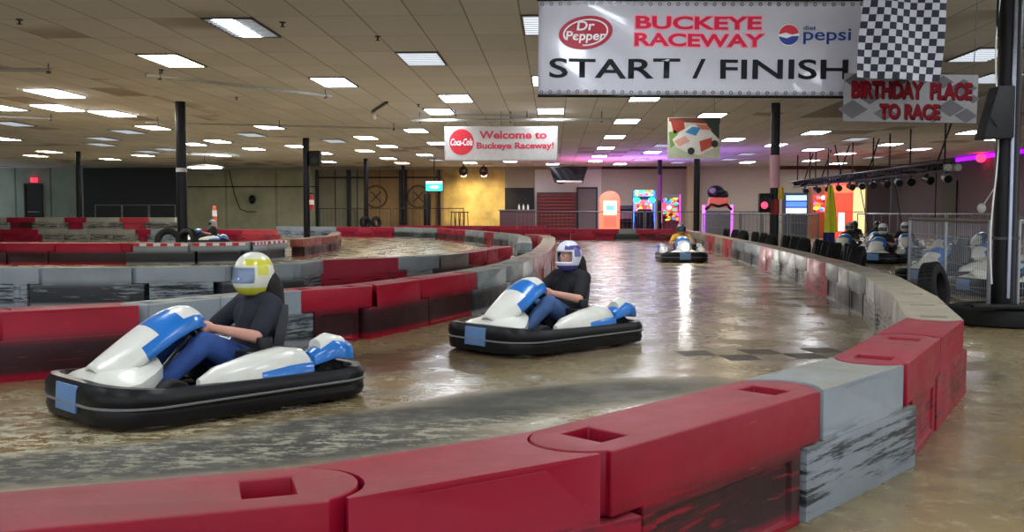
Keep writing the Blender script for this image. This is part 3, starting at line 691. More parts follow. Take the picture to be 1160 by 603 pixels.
def make_kart():
    e = empty('go_kart', (0, 0, 0))
    pts = ring_path(.92, 1.0, .60, .68)
    prof = [(.0, .07), (.035, .05), (.05, .09), (.04, .125), (.055, .15), (.05, .20), (.02, .235), (-.04, .235), (-.07, .19), (-.07, .09)]
    rings = []; n = len(pts)
    for i, p in enumerate(pts):
        a, b = Vector(pts[i-1]), Vector(pts[(i+1) % n]); t = (b-a).normalized(); nr = Vector((t.y, -t.x))
        hi = 1+.25*max(0, (p[0]-.5)/.5)
        rings.append([(p[0]+nr.x*q[0], p[1]+nr.y*q[0], (q[1]-.022)*hi) for q in prof])
    MB().loft(rings, loop=True).build('bumper_ring', M_plastic_black, e)
    gr = MB()
    rings = []
    for i, p in enumerate(pts):
        a, b = Vector(pts[i-1]), Vector(pts[(i+1) % n]); t = (b-a).normalized(); nr = Vector((t.y, -t.x))
        rings.append([(p[0]+nr.x*q, p[1]+nr.y*q, z) for q, z in ((.05, .135), (.062, .132), (.062, .142), (.05, .145))])
    gr.loft(rings, loop=True).build('bumper_trim', mat('bumper_trim_grey', (120, 120, 120), .4), e)
    f = MB()
    for y in (-.28, .28): f.tube((-.75, y, .09), (.8, y, .09), .018)
    f.tube((-.62, -.5, .14), (-.62, .5, .14), .018); f.tube((.55, -.5, .13), (.55, .5, .13), .015); f.tube((.8, -.28, .09), (.8, .28, .09), .018); f.tube((-.75, -.28, .09), (-.75, .28, .09), .018)
    for (x, y) in ((-.4, 1), (.25, 1), (-.4, -1), (.25, -1)): f.tube((x, y*.26, .1), (x, y*.64, .12), .014)
    f.tube((-.85, -.5, .15), (-.6, -.28, .1), .015); f.tube((-.85, .5, .15), (-.6, .28, .1), .015)
    f.build('frame', M_dark, e)
    MB().box((.3, 0, .075), (.95, .56, .012)).build('floor_tray', mat('tray_alloy', (90, 90, 92), .5, .5), e, bevel=.003)
    for x, y, k in ((.56, .46, 0), (.56, -.46, 0), (-.62, .48, 1), (-.62, -.48, 1)):
        tm, rm = KW[k]; wv = link('wheel', tm, e, (x, y, (.13, .14)[k])); link('rim', rm, wv)
    # nose: low white cowl spanning the front
    def strip(secs, name, m, par=e, bevel=0): 
        return MB().loft(secs).build(name, m, par, bevel=bevel, angle=.9)
    def sec(x, w, z0, z1, cr=.5, n=9, yc=0):
        top = [(x, yc-w+2*w*i/(n-1), z1-(z1-z0)*cr*abs(-1+2*i/(n-1))**2.5) for i in range(n)]
        return top+[(x, yc+w, z0), (x, yc-w, z0)]
    strip([sec(.95, .30, .17, .25), sec(.88, .40, .17, .30), sec(.74, .40, .17, .33), sec(.60, .30, .20, .36), sec(.50, .22, .24, .38)], 'nose_cowl', M_kw)
    # steering fairing: blade rising to the driver's hands
    prof = [(.90, .12, .31), (.80, .17, .37), (.68, .20, .44), (.56, .215, .51), (.44, .215, .575), (.34, .205, .615), (.26, .185, .632), (.20, .15, .63), (.17, .12, .615)]
    def fair(u, v):
        q = v*(len(prof)-1); i_ = min(len(prof)-2, int(q)); f = q-i_; a_, b_ = prof[i_], prof[i_+1]
        x_, w_, z_ = [a_[k]+(b_[k]-a_[k])*f for k in range(3)]; c_ = abs(2*u-1)
        return (x_-.05*c_**2, w_*(2*u-1), z_-.09*c_**2.4-.05*max(0, c_-.8)*5*.5)
    def fmat(i, j):
        e_ = abs((i+.5)/16*2-1); t_ = (j+.5)/24
        return 1 if (.42 < t_ < .64 and e_ < .95) or (e_ > .72 and t_ > .30) else 0
    fa = MB().grid(fair, 16, 24, fmat).build('steering_fairing', [M_kw, M_kb], e, recalc=False, angle=1.5)
    so = fa.modifiers.new('t', 'SOLIDIFY'); so.thickness = .02; so.offset = 1
    MB().grid(lambda u, v: tuple(Vector(fair(.3+.4*u, .12+.22*v))+Vector((.004, 0, .004))), 6, 4).build('number_panel', mat('nose_panel_dark', (40, 60, 90), .4), fa, recalc=False)
    for s in (-1, 1):
        MB().tube((.66, s*.12, .18), (.60, s*.10, .43), .012).build('fairing_strut', M_dark, e)
    MB().box((1.05, 0, .165), (.02, .30, .16), ry=-.06).build('front_plate', M_plate, e, bevel=.004)
    # side pods
    for s in (-1, 1):
        def pod(x, y, w, z0, z1):
            n = 8; t = []
            for i in range(n):
                a = PI*i/(n-1); t.append((x, y+s*0-w*math.cos(a), z0+(z1-z0)*math.sin(a)**.6))
            return t+[(x, y+w, z0-.01), (x, y-w, z0-.01)]
        pd = MB().loft([pod(.40, s*.50, .03, .20, .25), pod(.28, s*.51, .10, .19, .31), pod(.02, s*.51, .135, .19, .36), pod(-.22, s*.51, .14, .19, .39), pod(-.40, s*.50, .12, .2, .36), pod(-.46, s*.5, .09, .21, .30)]).build('side_pod', M_kw, e, angle=.9)
        MB().loft([pod(.0, s*.515, .137, .185, .30), pod(-.22, s*.517, .146, .185, .325), pod(-.44, s*.51, .125, .195, .30)]).build('blue_flash', M_kb, pd, angle=.9)
        rr_ = MB().loft([pod(-.46, s*.52, .09, .26, .33), pod(-.62, s*.52, .14, .30, .42), pod(-.80, s*.50, .12, .27, .38), pod(-.86, s*.48, .06, .25, .30)]).build('rear_fender', M_kb, e, angle=.9)
        MB().loft([pod(-.52, s*.52, .075, .33, .41), pod(-.62, s*.52, .10, .34, .445), pod(-.76, s*.50, .08, .33, .41)]).build('white_top', M_kw, rr_, angle=.9)
    # seat: bucket shell
    S = MB(); prof = []
    for (x, z, w) in ((.12, .13, .14), (.0, .10, .17), (-.14, .09, .18), (-.28, .10, .19), (-.38, .18, .20), (-.44, .34, .20), (-.50, .52, .18), (-.53, .62, .14)):
        prof.append([(x+.06*abs(-1+2*i/8)**2*(1 if z > .15 else 0), -w+2*w*i/8, z+.13*abs(-1+2*i/8)**3*(1 if z < .3 else .1)) for i in range(9)]+[(x-.03, w-2*w*i/8+0, z-.02+.13*abs(-1+2*i/8)**3*(1 if z < .3 else .1)) for i in range(9)])
    S.loft(prof).build('seat', mat('seat_shell', (36, 36, 40), .5), e, angle=.9)
    # steering wheel
    sw = empty('steering_wheel', (.16, 0, .47)); sw.parent = e; sw.rotation_euler = (0, math.radians(-48), 0)
    b = MB(); pr = [(.14+.014*math.cos(2*PI*i/8), .014*math.sin(2*PI*i/8)) for i in range(8)]; b.lathe(pr, 28, close=True)
    for k in range(3): a = 2*PI*k/3; b.tube((0, 0, 0), (.13*math.cos(a), .13*math.sin(a), 0), .01)
    b.ball((0, 0, 0), (.035, .035, .02))
    bpy.data.objects.remove(sw)
    o = b.build('steering_wheel', M_rubber, e, loc=(.16, 0, .47)); o.rotation_euler = (0, math.radians(-48), 0)
    MB().tube((.17, 0, .46), (.55, 0, .12), .013).build('steering_column', M_chrome, e)
    MB().box((-.2, .36, .24), (.34, .22, .24)).tube((-.2, .36, .36), (-.2, .36, .44), .06).box((-.38, .36, .28), (.06, .2, .16)).build('engine', mat('engine_black', (44, 44, 46), .4, .5), e, bevel=.01)
    MB().box((-.1, -.36, .22), (.3, .14, .18)).build('fuel_tank', mat('tank_grey', (150, 150, 148), .4), e, bevel=.02)
    rb = MB(); rb.tube((-.84, -.3, .24), (-.84, .3, .24), .022); rb.tube((-.84, -.3, .24), (-.72, -.28, .1), .02); rb.tube((-.84, .3, .24), (-.72, .28, .1), .02)
    rb.build('rear_bar', M_dark, e)
    for s in (-1, 1): MB().box((.62, s*.16, .14), (.02, .07, .10), ry=.4).tube((.62, s*.16, .14), (.56, s*.16, .08), .008).build('pedal', M_chrome, e)
    return e
kproto = make_kart(); kproto.scale = (.91, .91, 1)
# ------------------------------------------------------------------ people
def capsule_chain(b, pts, seg=12):
    """pts: list of (Vector, radius)"""
    for (p, r), (q, t) in zip(pts[:-1], pts[1:]):
        b.tube(p, q, r, t, seg=seg)
    for p, r in pts: b.ball(p, (r, r, r), seg, 8)
def remesh(b, name, m, parent, voxel=.01, smooth=3):
    o = bpy.data.objects.new(name, b.mesh(name, [], smooth=False)); C.objects.link(o)
    r = o.modifiers.new('r', 'REMESH'); r.mode = 'VOXEL'; r.voxel_size = voxel; r.use_smooth_shade = True
    s = o.modifiers.new('s', 'SMOOTH'); s.factor = .5; s.iterations = smooth
    me = evaluated(o, name); me.materials.clear(); me.materials.append(m)
    for p in me.polygons: p.use_smooth = True
    return link(name, me, parent)
M_skin = mat('skin', (206, 152, 132), .55)
def V(*a): return Vector(a)
def remesh_hair(e, head, rgb):
    b = MB(); capsule_chain(b, [(head+V(-.07, 0, -.02), .10), (head+V(-.15, 0, -.09), .085), (head+V(-.17, 0, -.19), .075), (head+V(-.165, 0, -.30), .05)])
    for s in (-1, 1): capsule_chain(b, [(head+V(-.09, s*.05, -.05), .085), (head+V(-.13, s*.07, -.17), .06), (head+V(-.13, s*.06, -.27), .035)])
    remesh(b, 'hair', mat('hair_%d_%d_%d' % rgb, rgb, .75, var=.3, vscale=30), e, .012, 2)
def make_driver(name_label, loc, rz, top, top_rgb, leg_rgb, hel, sleeves='short', detail=True, lean=0., turn=0., group='kart drivers', scale=1.0, hair=None):
    e = empty('person', loc, rz, name_label, 'person', group); e.scale = (scale*.94, scale*.94, scale)
    hip = V(-.26, 0, .235); chest = V(-.37+lean*.5, 0, .50); neck = V(-.385+lean, 0, .685); head = V(-.345+lean, 0, .815)
    J = {}
    for s in (-1, 1):
        J[s] = dict(hip=V(-.24, s*.09, .22), knee=V(.17, s*.19, .42), ankle=V(.50, s*.15, .165), toe=V(.64, s*.16, .20), sh=V(-.37+lean, s*.185, .62), el=V(-.16+lean*.5, s*.30, .44), wr=V(.055, s*.155, .50))
    b = MB(); vox = .009
    capsule_chain(b, [(hip, .14), (V(-.32, 0, .38), .125), (chest, .135), (V(-.385+lean, 0, .60), .12), (neck, .06), (head+V(-.01, 0, -.04), .06)])
    # head
    b.ball(head, (.10, .078, .115), 24, 16); b.ball(head+V(.055, 0, -.065), (.05, .05, .04)); b.ball(head+V(.104, 0, -.01), (.018, .014, .028)); b.ball(head+V(.098, 0, -.055), (.012, .028, .012))
    for s in (-1, 1): b.ball(head+V(-.005, s*.08, -.01), (.022, .01, .032))
    grips = {}
    for s in (-1, 1):
        j = J[s]
        capsule_chain(b, [(V(-.38+lean, s*.08, .64), .075), (j['sh'], .062), (j['el'], .043), (j['wr'], .028)])
        capsule_chain(b, [(j['hip'], .095), (j['knee'], .06), (j['ankle'], .042), (j['toe'], .035)])
        # palm and five fingers curling round the wheel rim
        wr = j['wr']; pc = wr+V(.05, -s*.008, .015)
        for k in range(4):
            o_ = V(.045, 0, .012)
            base = pc+V(.028-.004*k, -s*.002, .030-.020*k); ln = (.034, .038, .036, .029)[k]; r = .0095-.0006*k
            p1 = base+V(ln*.75, s*.004, ln*.25); p2 = p1+V(ln*.25, -s*ln*.6, -ln*.3); p3 = p2+V(-ln*.45, -s*ln*.35, -ln*.1)
            capsule_chain(b, [(pc+V(0, 0, .022-.015*k), r+.004), (base, r), (p1, r*.95), (p2, r*.9), (p3, r*.8)], 8)
        capsule_chain(b, [(wr, .026), (pc, .027)], 10)
        capsule_chain(b, [(pc+V(-.012, -s*.012, .02), .012), (pc+V(.012, -s*.036, .034), .0105), (pc+V(.036, -s*.044, .032), .009)], 8)
    body = remesh(b, 'body', M_skin, e, .008 if detail else .014, 2)
    for s in (-1, 1):
        eye = MB().ball(head+V(.088, s*.032, .018), (.013, .014, .010), 12, 8).build('eye', mat('eye_white', (235, 232, 228), .3), e)
        MB().ball(head+V(.0985, s*.032, .018), (.004, .006, .006), 10, 6).build('iris', mat('iris_brown', (60, 40, 28), .3), eye)
    MB().box(head+V(.110, 0, -.056), (.006, .04, .008)).build('lips', mat('lip', (170, 92, 86), .5), e, bevel=.002)
    t = MB(); capsule_chain(t, [(hip+V(-.01, 0, .03), .155), (V(-.33, 0, .38), .15), (chest, .155), (V(-.385+lean, 0, .59), .135), (neck+V(0, 0, -.03), .075)])
    for s in (-1, 1):
        j = J[s]; t.ball(V(-.36+lean*.8, s*.09, .53), (.12, .11, .13))
        if sleeves == 'short': el = j['sh'].lerp(j['el'], .8); capsule_chain(t, [(V(-.38+lean, s*.08, .62), .10), (j['sh'], .078), (el, .066)])
        else: capsule_chain(t, [(V(-.38+lean, s*.08, .62), .10), (j['sh'], .08), (j['el'], .062), (j['el'].lerp(j['wr'], .88), .04)])
    remesh(t, top, mat(top+'_%d_%d_%d' % top_rgb, top_rgb, .85, var=.25, vscale=6), e, .012, 4)
    l = MB()
    for s in (-1, 1):
        j = J[s]; capsule_chain(l, [(hip, .15), (j['hip'], .115), (j['hip'].lerp(j['knee'], .5), .098), (j['knee'], .078), (j['knee'].lerp(j['ankle'], .35), .07), (j['ankle'].lerp(j['knee'], .06), .056)])
    remesh(l, 'trousers', mat('trousers_%d_%d_%d' % leg_rgb, leg_rgb, .85, var=.3, vscale=9), e, .012, 4)
    for s in (-1, 1):
        j = J[s]; sh = MB(); capsule_chain(sh, [(j['ankle']+V(-.02, 0, -.01), .052), (j['ankle']+V(.05, 0, -.01), .048), (j['toe']+V(.03, 0, .035), .042)])
        o = remesh(sh, 'shoe', mat('shoe_dark', (40, 40, 44), .6), e, .01, 2)
    if hair: remesh_hair(e, head, hair)
    # helmet
    base, trim, vis = hel
    H = MB(); hc = head+V(0, 0, .012); nu, nv = 40, 28
    keep = []
    rows_ = []
    for jv in range(1, nv):
        th = PI*jv/nv
        rw = []
        for iu in range(nu):
            ph = 2*PI*iu/nu
            ex = .155 if math.cos(ph) > 0 else .15
            chin = .022 if (math.cos(ph) > .4 and th > PI*.55) else 0
            rw.append(H.bm.verts.new(hc+V((ex+chin*math.cos(ph))*math.sin(th)**.85*math.cos(ph), .128*math.sin(th)**.85*math.sin(ph), .155*math.cos(th))))
        rows_.append(rw)
    tp_ = H.bm.verts.new(hc+V(0, 0, .155))
    for iu in range(nu): H._f([tp_, rows_[0][iu], rows_[0][(iu+1) % nu]])
    visf = []
    for jv in range(len(rows_)-1):
        th = PI*(jv+1.5)/nv
        if th > PI*.86: continue
        for iu in range(nu):
            ph = 2*PI*(iu+.5)/nu; ph = ph-2*PI if ph > PI else ph
            if abs(ph) < 1.05 and .40*PI < th < .60*PI: visf.append((jv, iu)); continue
            H.mi = 1 if (.24*PI < th < .34*PI and abs(ph) > .5) or (th > .68*PI) or (abs(ph) > 1.3 and abs(ph) < 1.9 and th > .34*PI and th < .5*PI) else 0
            H._f([rows_[jv][iu], rows_[jv+1][iu], rows_[jv+1][(iu+1) % nu], rows_[jv][(iu+1) % nu]])
    ho = H.build('helmet', [mat('helmet_%d_%d_%d' % base, base, .3, coat=.5), mat('helmet_%d_%d_%d' % trim, trim, .3, coat=.5)], e, recalc=True, angle=1.2)
    so = ho.modifiers.new('t', 'SOLIDIFY'); so.thickness = .012; so.offset = -1
    if vis:
        vm = MB()
        for (jv, iu) in visf:
            q = [rows_c for rows_c in ((jv, iu), (jv+1, iu), (jv+1, (iu+1) % nu), (jv, (iu+1) % nu))]
            vs = []
            for a_, b_ in q:
                th = PI*(a_+1)/nv; ph = 2*PI*b_/nu
                chin = .022 if (math.cos(ph) > .4 and th > PI*.55) else 0
                vs.append(vm.bm.verts.new(hc+V((.158+chin*math.cos(ph))*math.sin(th)**.85*math.cos(ph), .131*math.sin(th)**.85*math.sin(ph), .155*math.cos(th))))
            vm._f(vs)
        bmesh.ops.remove_doubles(vm.bm, verts=vm.bm.verts, dist=.0005)
        vm.build('visor', mat('visor_smoke_%d_%d_%d' % vis, vis, .08, coat=.5), ho, angle=1.5)
    return e
def place_kart(x, y, rz, label, group='go karts', proto=None):
    k = copy_tree(proto or kproto); k.location = (x, y, 0); k.rotation_euler = (0, 0, rz); tag(k, label, 'go kart', group); return k
K1 = (-2.26, 6.18, math.atan2(-.77, -.64)); K2 = (-.08, 9.0, math.atan2(-.74, -.67)); K3 = (3.30, 24.8, -PI/2-.05)
kproto.location = (K1[0], K1[1], 0); kproto.rotation_euler = (0, 0, K1[2]); tag(kproto, 'blue and white go-kart nearest the camera at left, driver in pale yellow helmet', 'go kart', 'go karts')
k2o = place_kart(*K2, 'blue and white go-kart in mid track, driven by person in white and purple helmet')
k2o.scale = (.87, .87, 1); k3 = place_kart(*K3, 'small distant go-kart facing the camera near the far right wall')
make_driver('person driving the nearest kart, dark top, blue jeans, yellow and white helmet', (K1[0], K1[1], 0), K1[2], 'shirt', (30, 32, 46), (44, 76, 140), ((222, 224, 204), (210, 206, 60), (110, 130, 160)), hair=(20, 18, 20))
make_driver('person driving the middle kart, black top, jeans, white and purple helmet', (K2[0], K2[1], 0), K2[2], 'shirt', (18, 18, 24), (62, 92, 140), ((216, 218, 232), (84, 74, 140), None), hair=(16, 14, 18))
make_driver('person in yellow vest and dark helmet driving the distant kart', (K3[0], K3[1], 0), K3[2], 'vest', (214, 160, 50), (50, 60, 80), ((60, 60, 66), (170, 170, 176), (30, 30, 36)), detail=False)
# headlight on the distant kart
hl = empty('headlight', (1.08, 0, .42)); bpy.data.objects.remove(hl)
b = MB(); b.tube((.93, 0, .40), (.98, 0, .40), .07, .10, seg=20); b.tube((.93, 0, .40), (.86, 0, .32), .02); hb = b.build('headlight', M_dark, k3)
MB().tube((.982, 0, .40), (.99, 0, .40), .095, .09, seg=20).build('lamp_lens', mat('headlamp', (255, 255, 250), .3, emit=160), hb)
# pit karts
pit = [(13.4*1.0, 0)]
def pk(px, Y, rz, label, **kw): return place_kart(gx(px, Y), Y, rz, label, 'go karts parked in the pit')
pk(998, 24.6, -PI/2-.5, 'parked white and blue go-kart at the pit opening, nearest')
pk(960, 28.0, -PI/2-.5, 'parked go-kart left of and behind the nearest pit kart')
pk(1075, 17.6, -PI*.80, 'parked kart just behind the wire mesh fence, left of big pole')
pk(1130, 20.6, -PI*.85, 'parked kart behind the mesh fence directly beside the big pole')
pk(1080, 26.0, -PI*.85, 'parked kart in the second line behind the mesh fence')
pk(1118, 30.5, -PI*.8, 'parked kart farthest back behind the mesh fence')
pk(1152, 15.0, -PI*.9, 'parked kart closest to the wire mesh fence')
def pd(px, Y, rz, label, **kw): make_driver(label, (gx(px, Y), Y, 0), rz, kw.get('t', 'jacket'), kw.get('c', (30, 32, 40)), (40, 50, 70), kw['h'], detail=False, group='people in the pit')
pd(998, 24.6, -PI/2-.5, 'person in dark jacket and white helmet sitting in the nearest pit kart', h=((236, 236, 236), (200, 200, 205), (30, 30, 36)))
pd(960, 28.0, -PI/2-.5, 'person in dark jacket and beige helmet in the left pit kart', h=((190, 180, 150), (90, 80, 70), (20, 20, 24)))
pk(993, 31.0, -PI/2-.4, 'parked go-kart with black-helmeted driver behind the nearest pit kart'); pd(993, 31.0, -PI/2-.4, 'person in black helmet and dark jacket behind the nearest pit kart', h=((24, 24, 28), (60, 60, 66), (20, 20, 24)))
pk(966, 33.0, -PI/2-.5, 'farthest pit go-kart, left, with dark-helmeted driver'); pd(966, 33.0, -PI/2-.5, 'person in dark helmet sitting in the farthest left pit kart', h=((30, 30, 34), (60, 60, 66), (20, 20, 24)))
pk(1026, 28.5, -PI/2-.3, 'parked go-kart at the left end of the mesh fence, white-helmeted driver'); pd(1026, 28.5, -PI/2-.3, 'person in white helmet just left of the mesh fence end', h=((240, 240, 240), (225, 225, 225), (30, 30, 36)))
place_kart(gx(231, 36), 36, -PI*.8, 'distant kart behind the third left wall, driver in grey helmet')
make_driver('person in grey helmet driving behind the left walls, right of the tyre-footed pole', (gx(231, 36), 36, 0), -PI*.8, 'jacket', (34, 34, 36), (40, 40, 44), ((150, 156, 160), (110, 116, 120), (30, 30, 36)), detail=False)
# ------------------------------------------------------------------ banners
def wave1(x, z):
    a = .04*math.sin((x*1.0+z*1.5)*4.2+.6)*max(0, .9-abs(x+1.1)*.5)+.012*math.sin(x*5+z*2)+.02*math.sin(x*1.7)
    return a
def banner(name, label, cat, cpx, cpy, Y, w, h, m, wave, rz=0, hang=True, tilt=0):
    p = ony(cpx, cpy, Y); e = empty(name, (p.x, Y, p.z), rz, label, cat); e.rotation_euler = (0, tilt, rz)
    b = MB(); b.grid(lambda u, v: ((u-.5)*w, wave((u-.5)*w, (v-.5)*h), (v-.5)*h), 60, 20); sh = b.build('banner_sheet', m, e, recalc=False, angle=3)
    so = sh.modifiers.new('t', 'SOLIDIFY'); so.thickness = .004; so.offset = -1 if False else 1
    return e
Y1 = 11.0; sc = FPX/Y1*.9985
M_ban = mat('banner_vinyl', (190, 189, 198), .25, var=.03, coat=.3)
bw, bh = 359/sc, 103/sc
B1 = banner('start_banner', 'large silver-white start and finish banner with red and black lettering hanging over the track', 'banner', 793, 55, Y1, bw, bh, M_ban, wave1, tilt=math.radians(.55))
def L1(px, py): return ((px-793)/sc, (55-py)/sc)
def wv(x, z): return wave1(x, z)-.012
M_red = mat('letter_red', (214, 42, 74), .5); M_pink = mat('letter_outline', (240, 150, 165), .5); M_ink = mat('letter_black', (30, 30, 36), .5); M_wt = mat('letter_white', (240, 240, 240), .5)
def put(s, m, px, py, wpx, hpx, par=B1, L=L1, k=sc, wave=wv, off=.03, shear=0, name='lettering', dy=0):
    x, z = L(px, py); return lettering(s, m, wpx/k, hpx/k, (x, dy, z), par, off, shear, wave, name)
put('BUCKEYE', M_pink, 790.5, 27, 142, 17.5, off=.07, dy=.004); put('BUCKEYE', M_red, 790.5, 27, 139, 14.5, off=.03)
put('RACEWAY', M_pink, 792, 46, 147, 17.5, off=.07, dy=.004); put('RACEWAY', M_red, 792, 46, 144, 14.5, off=.03)
put('START / FINISH', M_ink, 791, 77.5, 330, 22, off=.015)
put('pepsi', mat('letter_navy', (36, 70, 140), .5), 932, 41.5, 52, 17, off=.01); put('diet', mat('letter_navy', (36, 70, 140), .5), 913, 32, 14, 5, off=.01)
x, z = L1(890, 40); r = 11.5/sc
gl = flat_poly(ell(r, r*1.02), M_wt, (x, -.0, z), B1, 'globe_logo', wv)
flat_poly(ell(r*.96, r*.96, 20, a0=.18, a1=PI-.05)+[(-r*.3, r*.22), (r*.3, r*.02)], mat('globe_red', (210, 40, 60), .5), (x, -.004, z), B1, 'globe_red_wave', wv)
flat_poly(ell(r*.96, r*.96, 20, a0=PI+.15, a1=2*PI-.1)+[(r*.3, -r*.12), (-r*.2, -r*.32)], mat('globe_blue', (30, 60, 150), .5), (x, -.004, z), B1, 'globe_blue_wave', wv)
x, z = L1(666, 38); rx_, rz_ = 30/sc, 18/sc
flat_poly(ell(rx_, rz_, rot=.12), mat('oval_maroon', (176, 30, 56), .5), (x, 0, z), B1, 'oval_logo', wv)
flat_poly(ell(rx_*.84, rz_*.80, rot=.12), M_wt, (x, -.004, z), B1, 'oval_inner_ring', wv)
flat_poly(ell(rx_*.78, rz_*.72, rot=.12), mat('oval_maroon', (176, 30, 56), .5), (x, -.008, z), B1, 'oval_centre', wv)
lettering('Dr', M_wt, 20/sc, 10/sc, (x-.0, -.014, z+.075), B1, .02, .1, wv); lettering('Pepper', M_wt, 44/sc, 13/sc, (x, -.014, z-.05), B1, .02, .1, wv)
for sgn, rad in ((1, bh/2-.03), (-1, -bh/2+.03)):
    for k in range(36):
        X = -bw/2+.04+(bw-.08)*k/35; o = MB().lathe([(.012, -.003), (.022, -.003), (.022, .004), (.012, .004)], 10, Euler((PI/2, 0, 0)).to_matrix().to_4x4(), close=True).mesh('grommet', mat('grommet_steel', (90, 90, 96), .3, .8)) if (k == 0 and sgn == 1) else o
        link('grommet', o, B1, (X, wave1(X, rad)-.006, rad))
MB().tube((-bw/2-.02, 0, bh/2+.02), (bw/2+.02, 0, bh/2+.02), .018).build('top_rod', M_black, B1); MB().tube((-bw/2, 0, -bh/2-.015), (bw/2, 0, -bh/2-.015), .016).build('bottom_rod', M_black, B1)
for X in (-bw/2+.05, -.6, .6, bw/2-.05): MB().tube((X, 0, bh/2+.02), (X, 0, CEIL-B1.location.z), .005, seg=6).build('hanging_wire', M_wire, B1)
# checkered flag
Y2 = 10.4; k2 = FPX/Y2; p = ony(1022, 38, Y2)
F = empty('checkered_flag', (p.x, Y2, p.z), 0, 'black and white checkered flag hanging right of the start banner', 'flag'); F.rotation_euler = (0, math.radians(3.5), 0)
fw, fh = 90/k2, 100/k2
MB().grid(lambda u, v: ((u-.5)*fw*(1+.02*math.sin(v*5)), .03*math.sin(u*9+v*3), (v-.5)*fh), 48, 52, lambda i, j: ((i//4)+(j//4)) % 2).build('flag_cloth', [mat('flag_white', (184, 184, 192), .7), mat('flag_black', (24, 26, 40), .7)], F, recalc=False, angle=3)
MB().box((.0, -.02, fh/2-.02), (.34, .08, .1), ry=-.2).build('clip', M_black, F, bevel=.01)
for X in (-fw/2+.03, fw/2-.03): MB().tube((X, 0, fh/2), (X, 0, max(fh/2+.05, CEIL-p.z)), .005, seg=6).build('hanging_wire', M_wire, F)
# birthday sign
Y3 = 10.7; k3_ = FPX/Y3; p = ony(1031, 111.5, Y3)
S = empty('birthday_sign', (p.x, Y3, p.z), 0, 'grey checkered sign with dark red birthday lettering below the checkered flag', 'sign'); S.rotation_euler = (0, math.radians(1.2), 0)
sw_, sh_ = 145/k3_, 53/k3_
MB().box((0, 0, 0), (sw_, .03, sh_)).build('sign_board', mat('sign_grey', (122, 120, 120), .6), S, bevel=.004)
M_dg = mat('sign_dark_grey', (70, 68, 72), .6)
for cx, cz, a in ((-.62, -.13, .13), (-.44, .02, .12), (-.27, -.17, .1), (-.6, .18, .1), (.43, -.1, .12), (.60, -.18, .1), (.56, .12, .12), (.34, .18, .09), (.12, .2, .07), (.25, -.2, .08), (-.1, .2, .07), (.67, .0, .06)):
    flat_poly([(-a*1.25, 0), (0, -a*.8), (a*1.25, 0), (0, a*.8)], M_dg, (cx, -.0165, cz), S, 'checker_diamond')
def L3(px, py): return ((px-1031)/k3_, (111.5-py)/k3_)
for q_ in MATS.values():
    if q_.name.startswith('letter'): q_.node_tree.nodes['Principled BSDF'].inputs['Specular IOR Level'].default_value = .15
M_dr = mat('letter_dark_red', (104, 4, 18), .5); M_drs = mat('letter_shadow', (50, 8, 14), .5)
for q_ in (M_dr, M_drs): q_.node_tree.nodes['Principled BSDF'].inputs['Specular IOR Level'].default_value = .1
for s_, px, py, w_, h_ in (('BIRTHDAY', 1005, 102.5, 78, 19), ('PLACE', 1074, 103, 45, 19), ('TO RACE', 1030, 126, 66, 17)):
    x, z = L3(px, py)
    lettering(s_, M_drs, w_/k3_, h_/k3_, (x+.012, -.0175, z-.012), S, .05, name='letter_drop_edge'); lettering(s_, M_dr, w_/k3_, h_/k3_, (x, -.020, z), S, .045)
for X in (-sw_/2+.3, sw_/2-.05): MB().tube((X, 0, sh_/2), (X, 0, CEIL-p.z), .005, seg=6).build('hanging_wire', M_wire, S)
# welcome banner
Y4 = 27.0; k4 = FPX/Y4; p = ony(567.5, 163, Y4)
WBn = banner('welcome_banner', 'white welcome banner with red disc logo hanging under the ceiling pipe', 'banner', 567.5, 163, Y4, 128/k4, 39/k4, mat('welcome_vinyl', (186, 180, 178), .5), lambda x, z: .02*math.sin(x*2))
def L4(px, py): return ((px-567.5)/k4, (163-py)/k4)
w4 = lambda x, z: .02*math.sin(x*2)-.012
def put4(s, m, px, py, w_, h_, **kw): return put(s, m, px, py, w_, h_, WBn, L4, k4, w4, **kw)
put4('Welcome to', mat('letter_crimson', (196, 40, 66), .5), 581, 153, 76, 9); put4('Buckeye Raceway!', mat('letter_crimson', (196, 40, 66), .5), 583.5, 166, 87, 9.5)
put4('park city mall', mat('letter_grey', (170, 150, 150), .5), 583, 175.5, 42, 2.6, off=0) if False else None
x, z = L4(523, 161); flat_poly(ell(14/k4, 14.5/k4), mat('disc_red', (206, 24, 44), .5), (x, 0, z), WBn, 'red_disc', w4)
lettering('Coca-Cola', M_wt, 25/k4, 8/k4, (x, -.008, z), WBn, .02, .3, w4)
for X in (-1.5, 0, 1.5): MB().tube((X, 0, 19.5/k4), (X, 0, CEIL-p.z), .006, seg=6).build('hanging_wire', M_wire, WBn)
# race car picture
Y5 = 24.0; k5 = FPX/Y5; p = ony(786, 156.5, Y5)
R5 = empty('race_car_picture', (p.x, Y5, p.z), 0, 'square picture panel of a colourful race car hanging above two black poles', 'picture')
pw = 58/k5
MB().box((0, 0, 0), (pw, .02, 46/k5)).build('picture_panel', mat('panel_cream', (206, 204, 176), .6), R5)
def P5(pts): return [((a-786)/k5, (156.5-b)/k5) for a, b in pts]
def pic(pts, rgb, d, nm): flat_poly(P5(pts), mat('pic_%d_%d_%d' % rgb, rgb, .6), (0, -.011-d*.002, 0), R5, nm)
pic([(758, 134), (815, 134), (815, 141), (790, 140), (758, 138)], (120, 60, 50), 0, 'picture_sky'); pic([(758, 160), (778, 172), (800, 178), (758, 179)], (190, 196, 160), 0, 'picture_ground'); pic([(796, 134), (814, 134), (814, 158), (804, 148)], (50, 60, 50), 1, 'picture_trees')
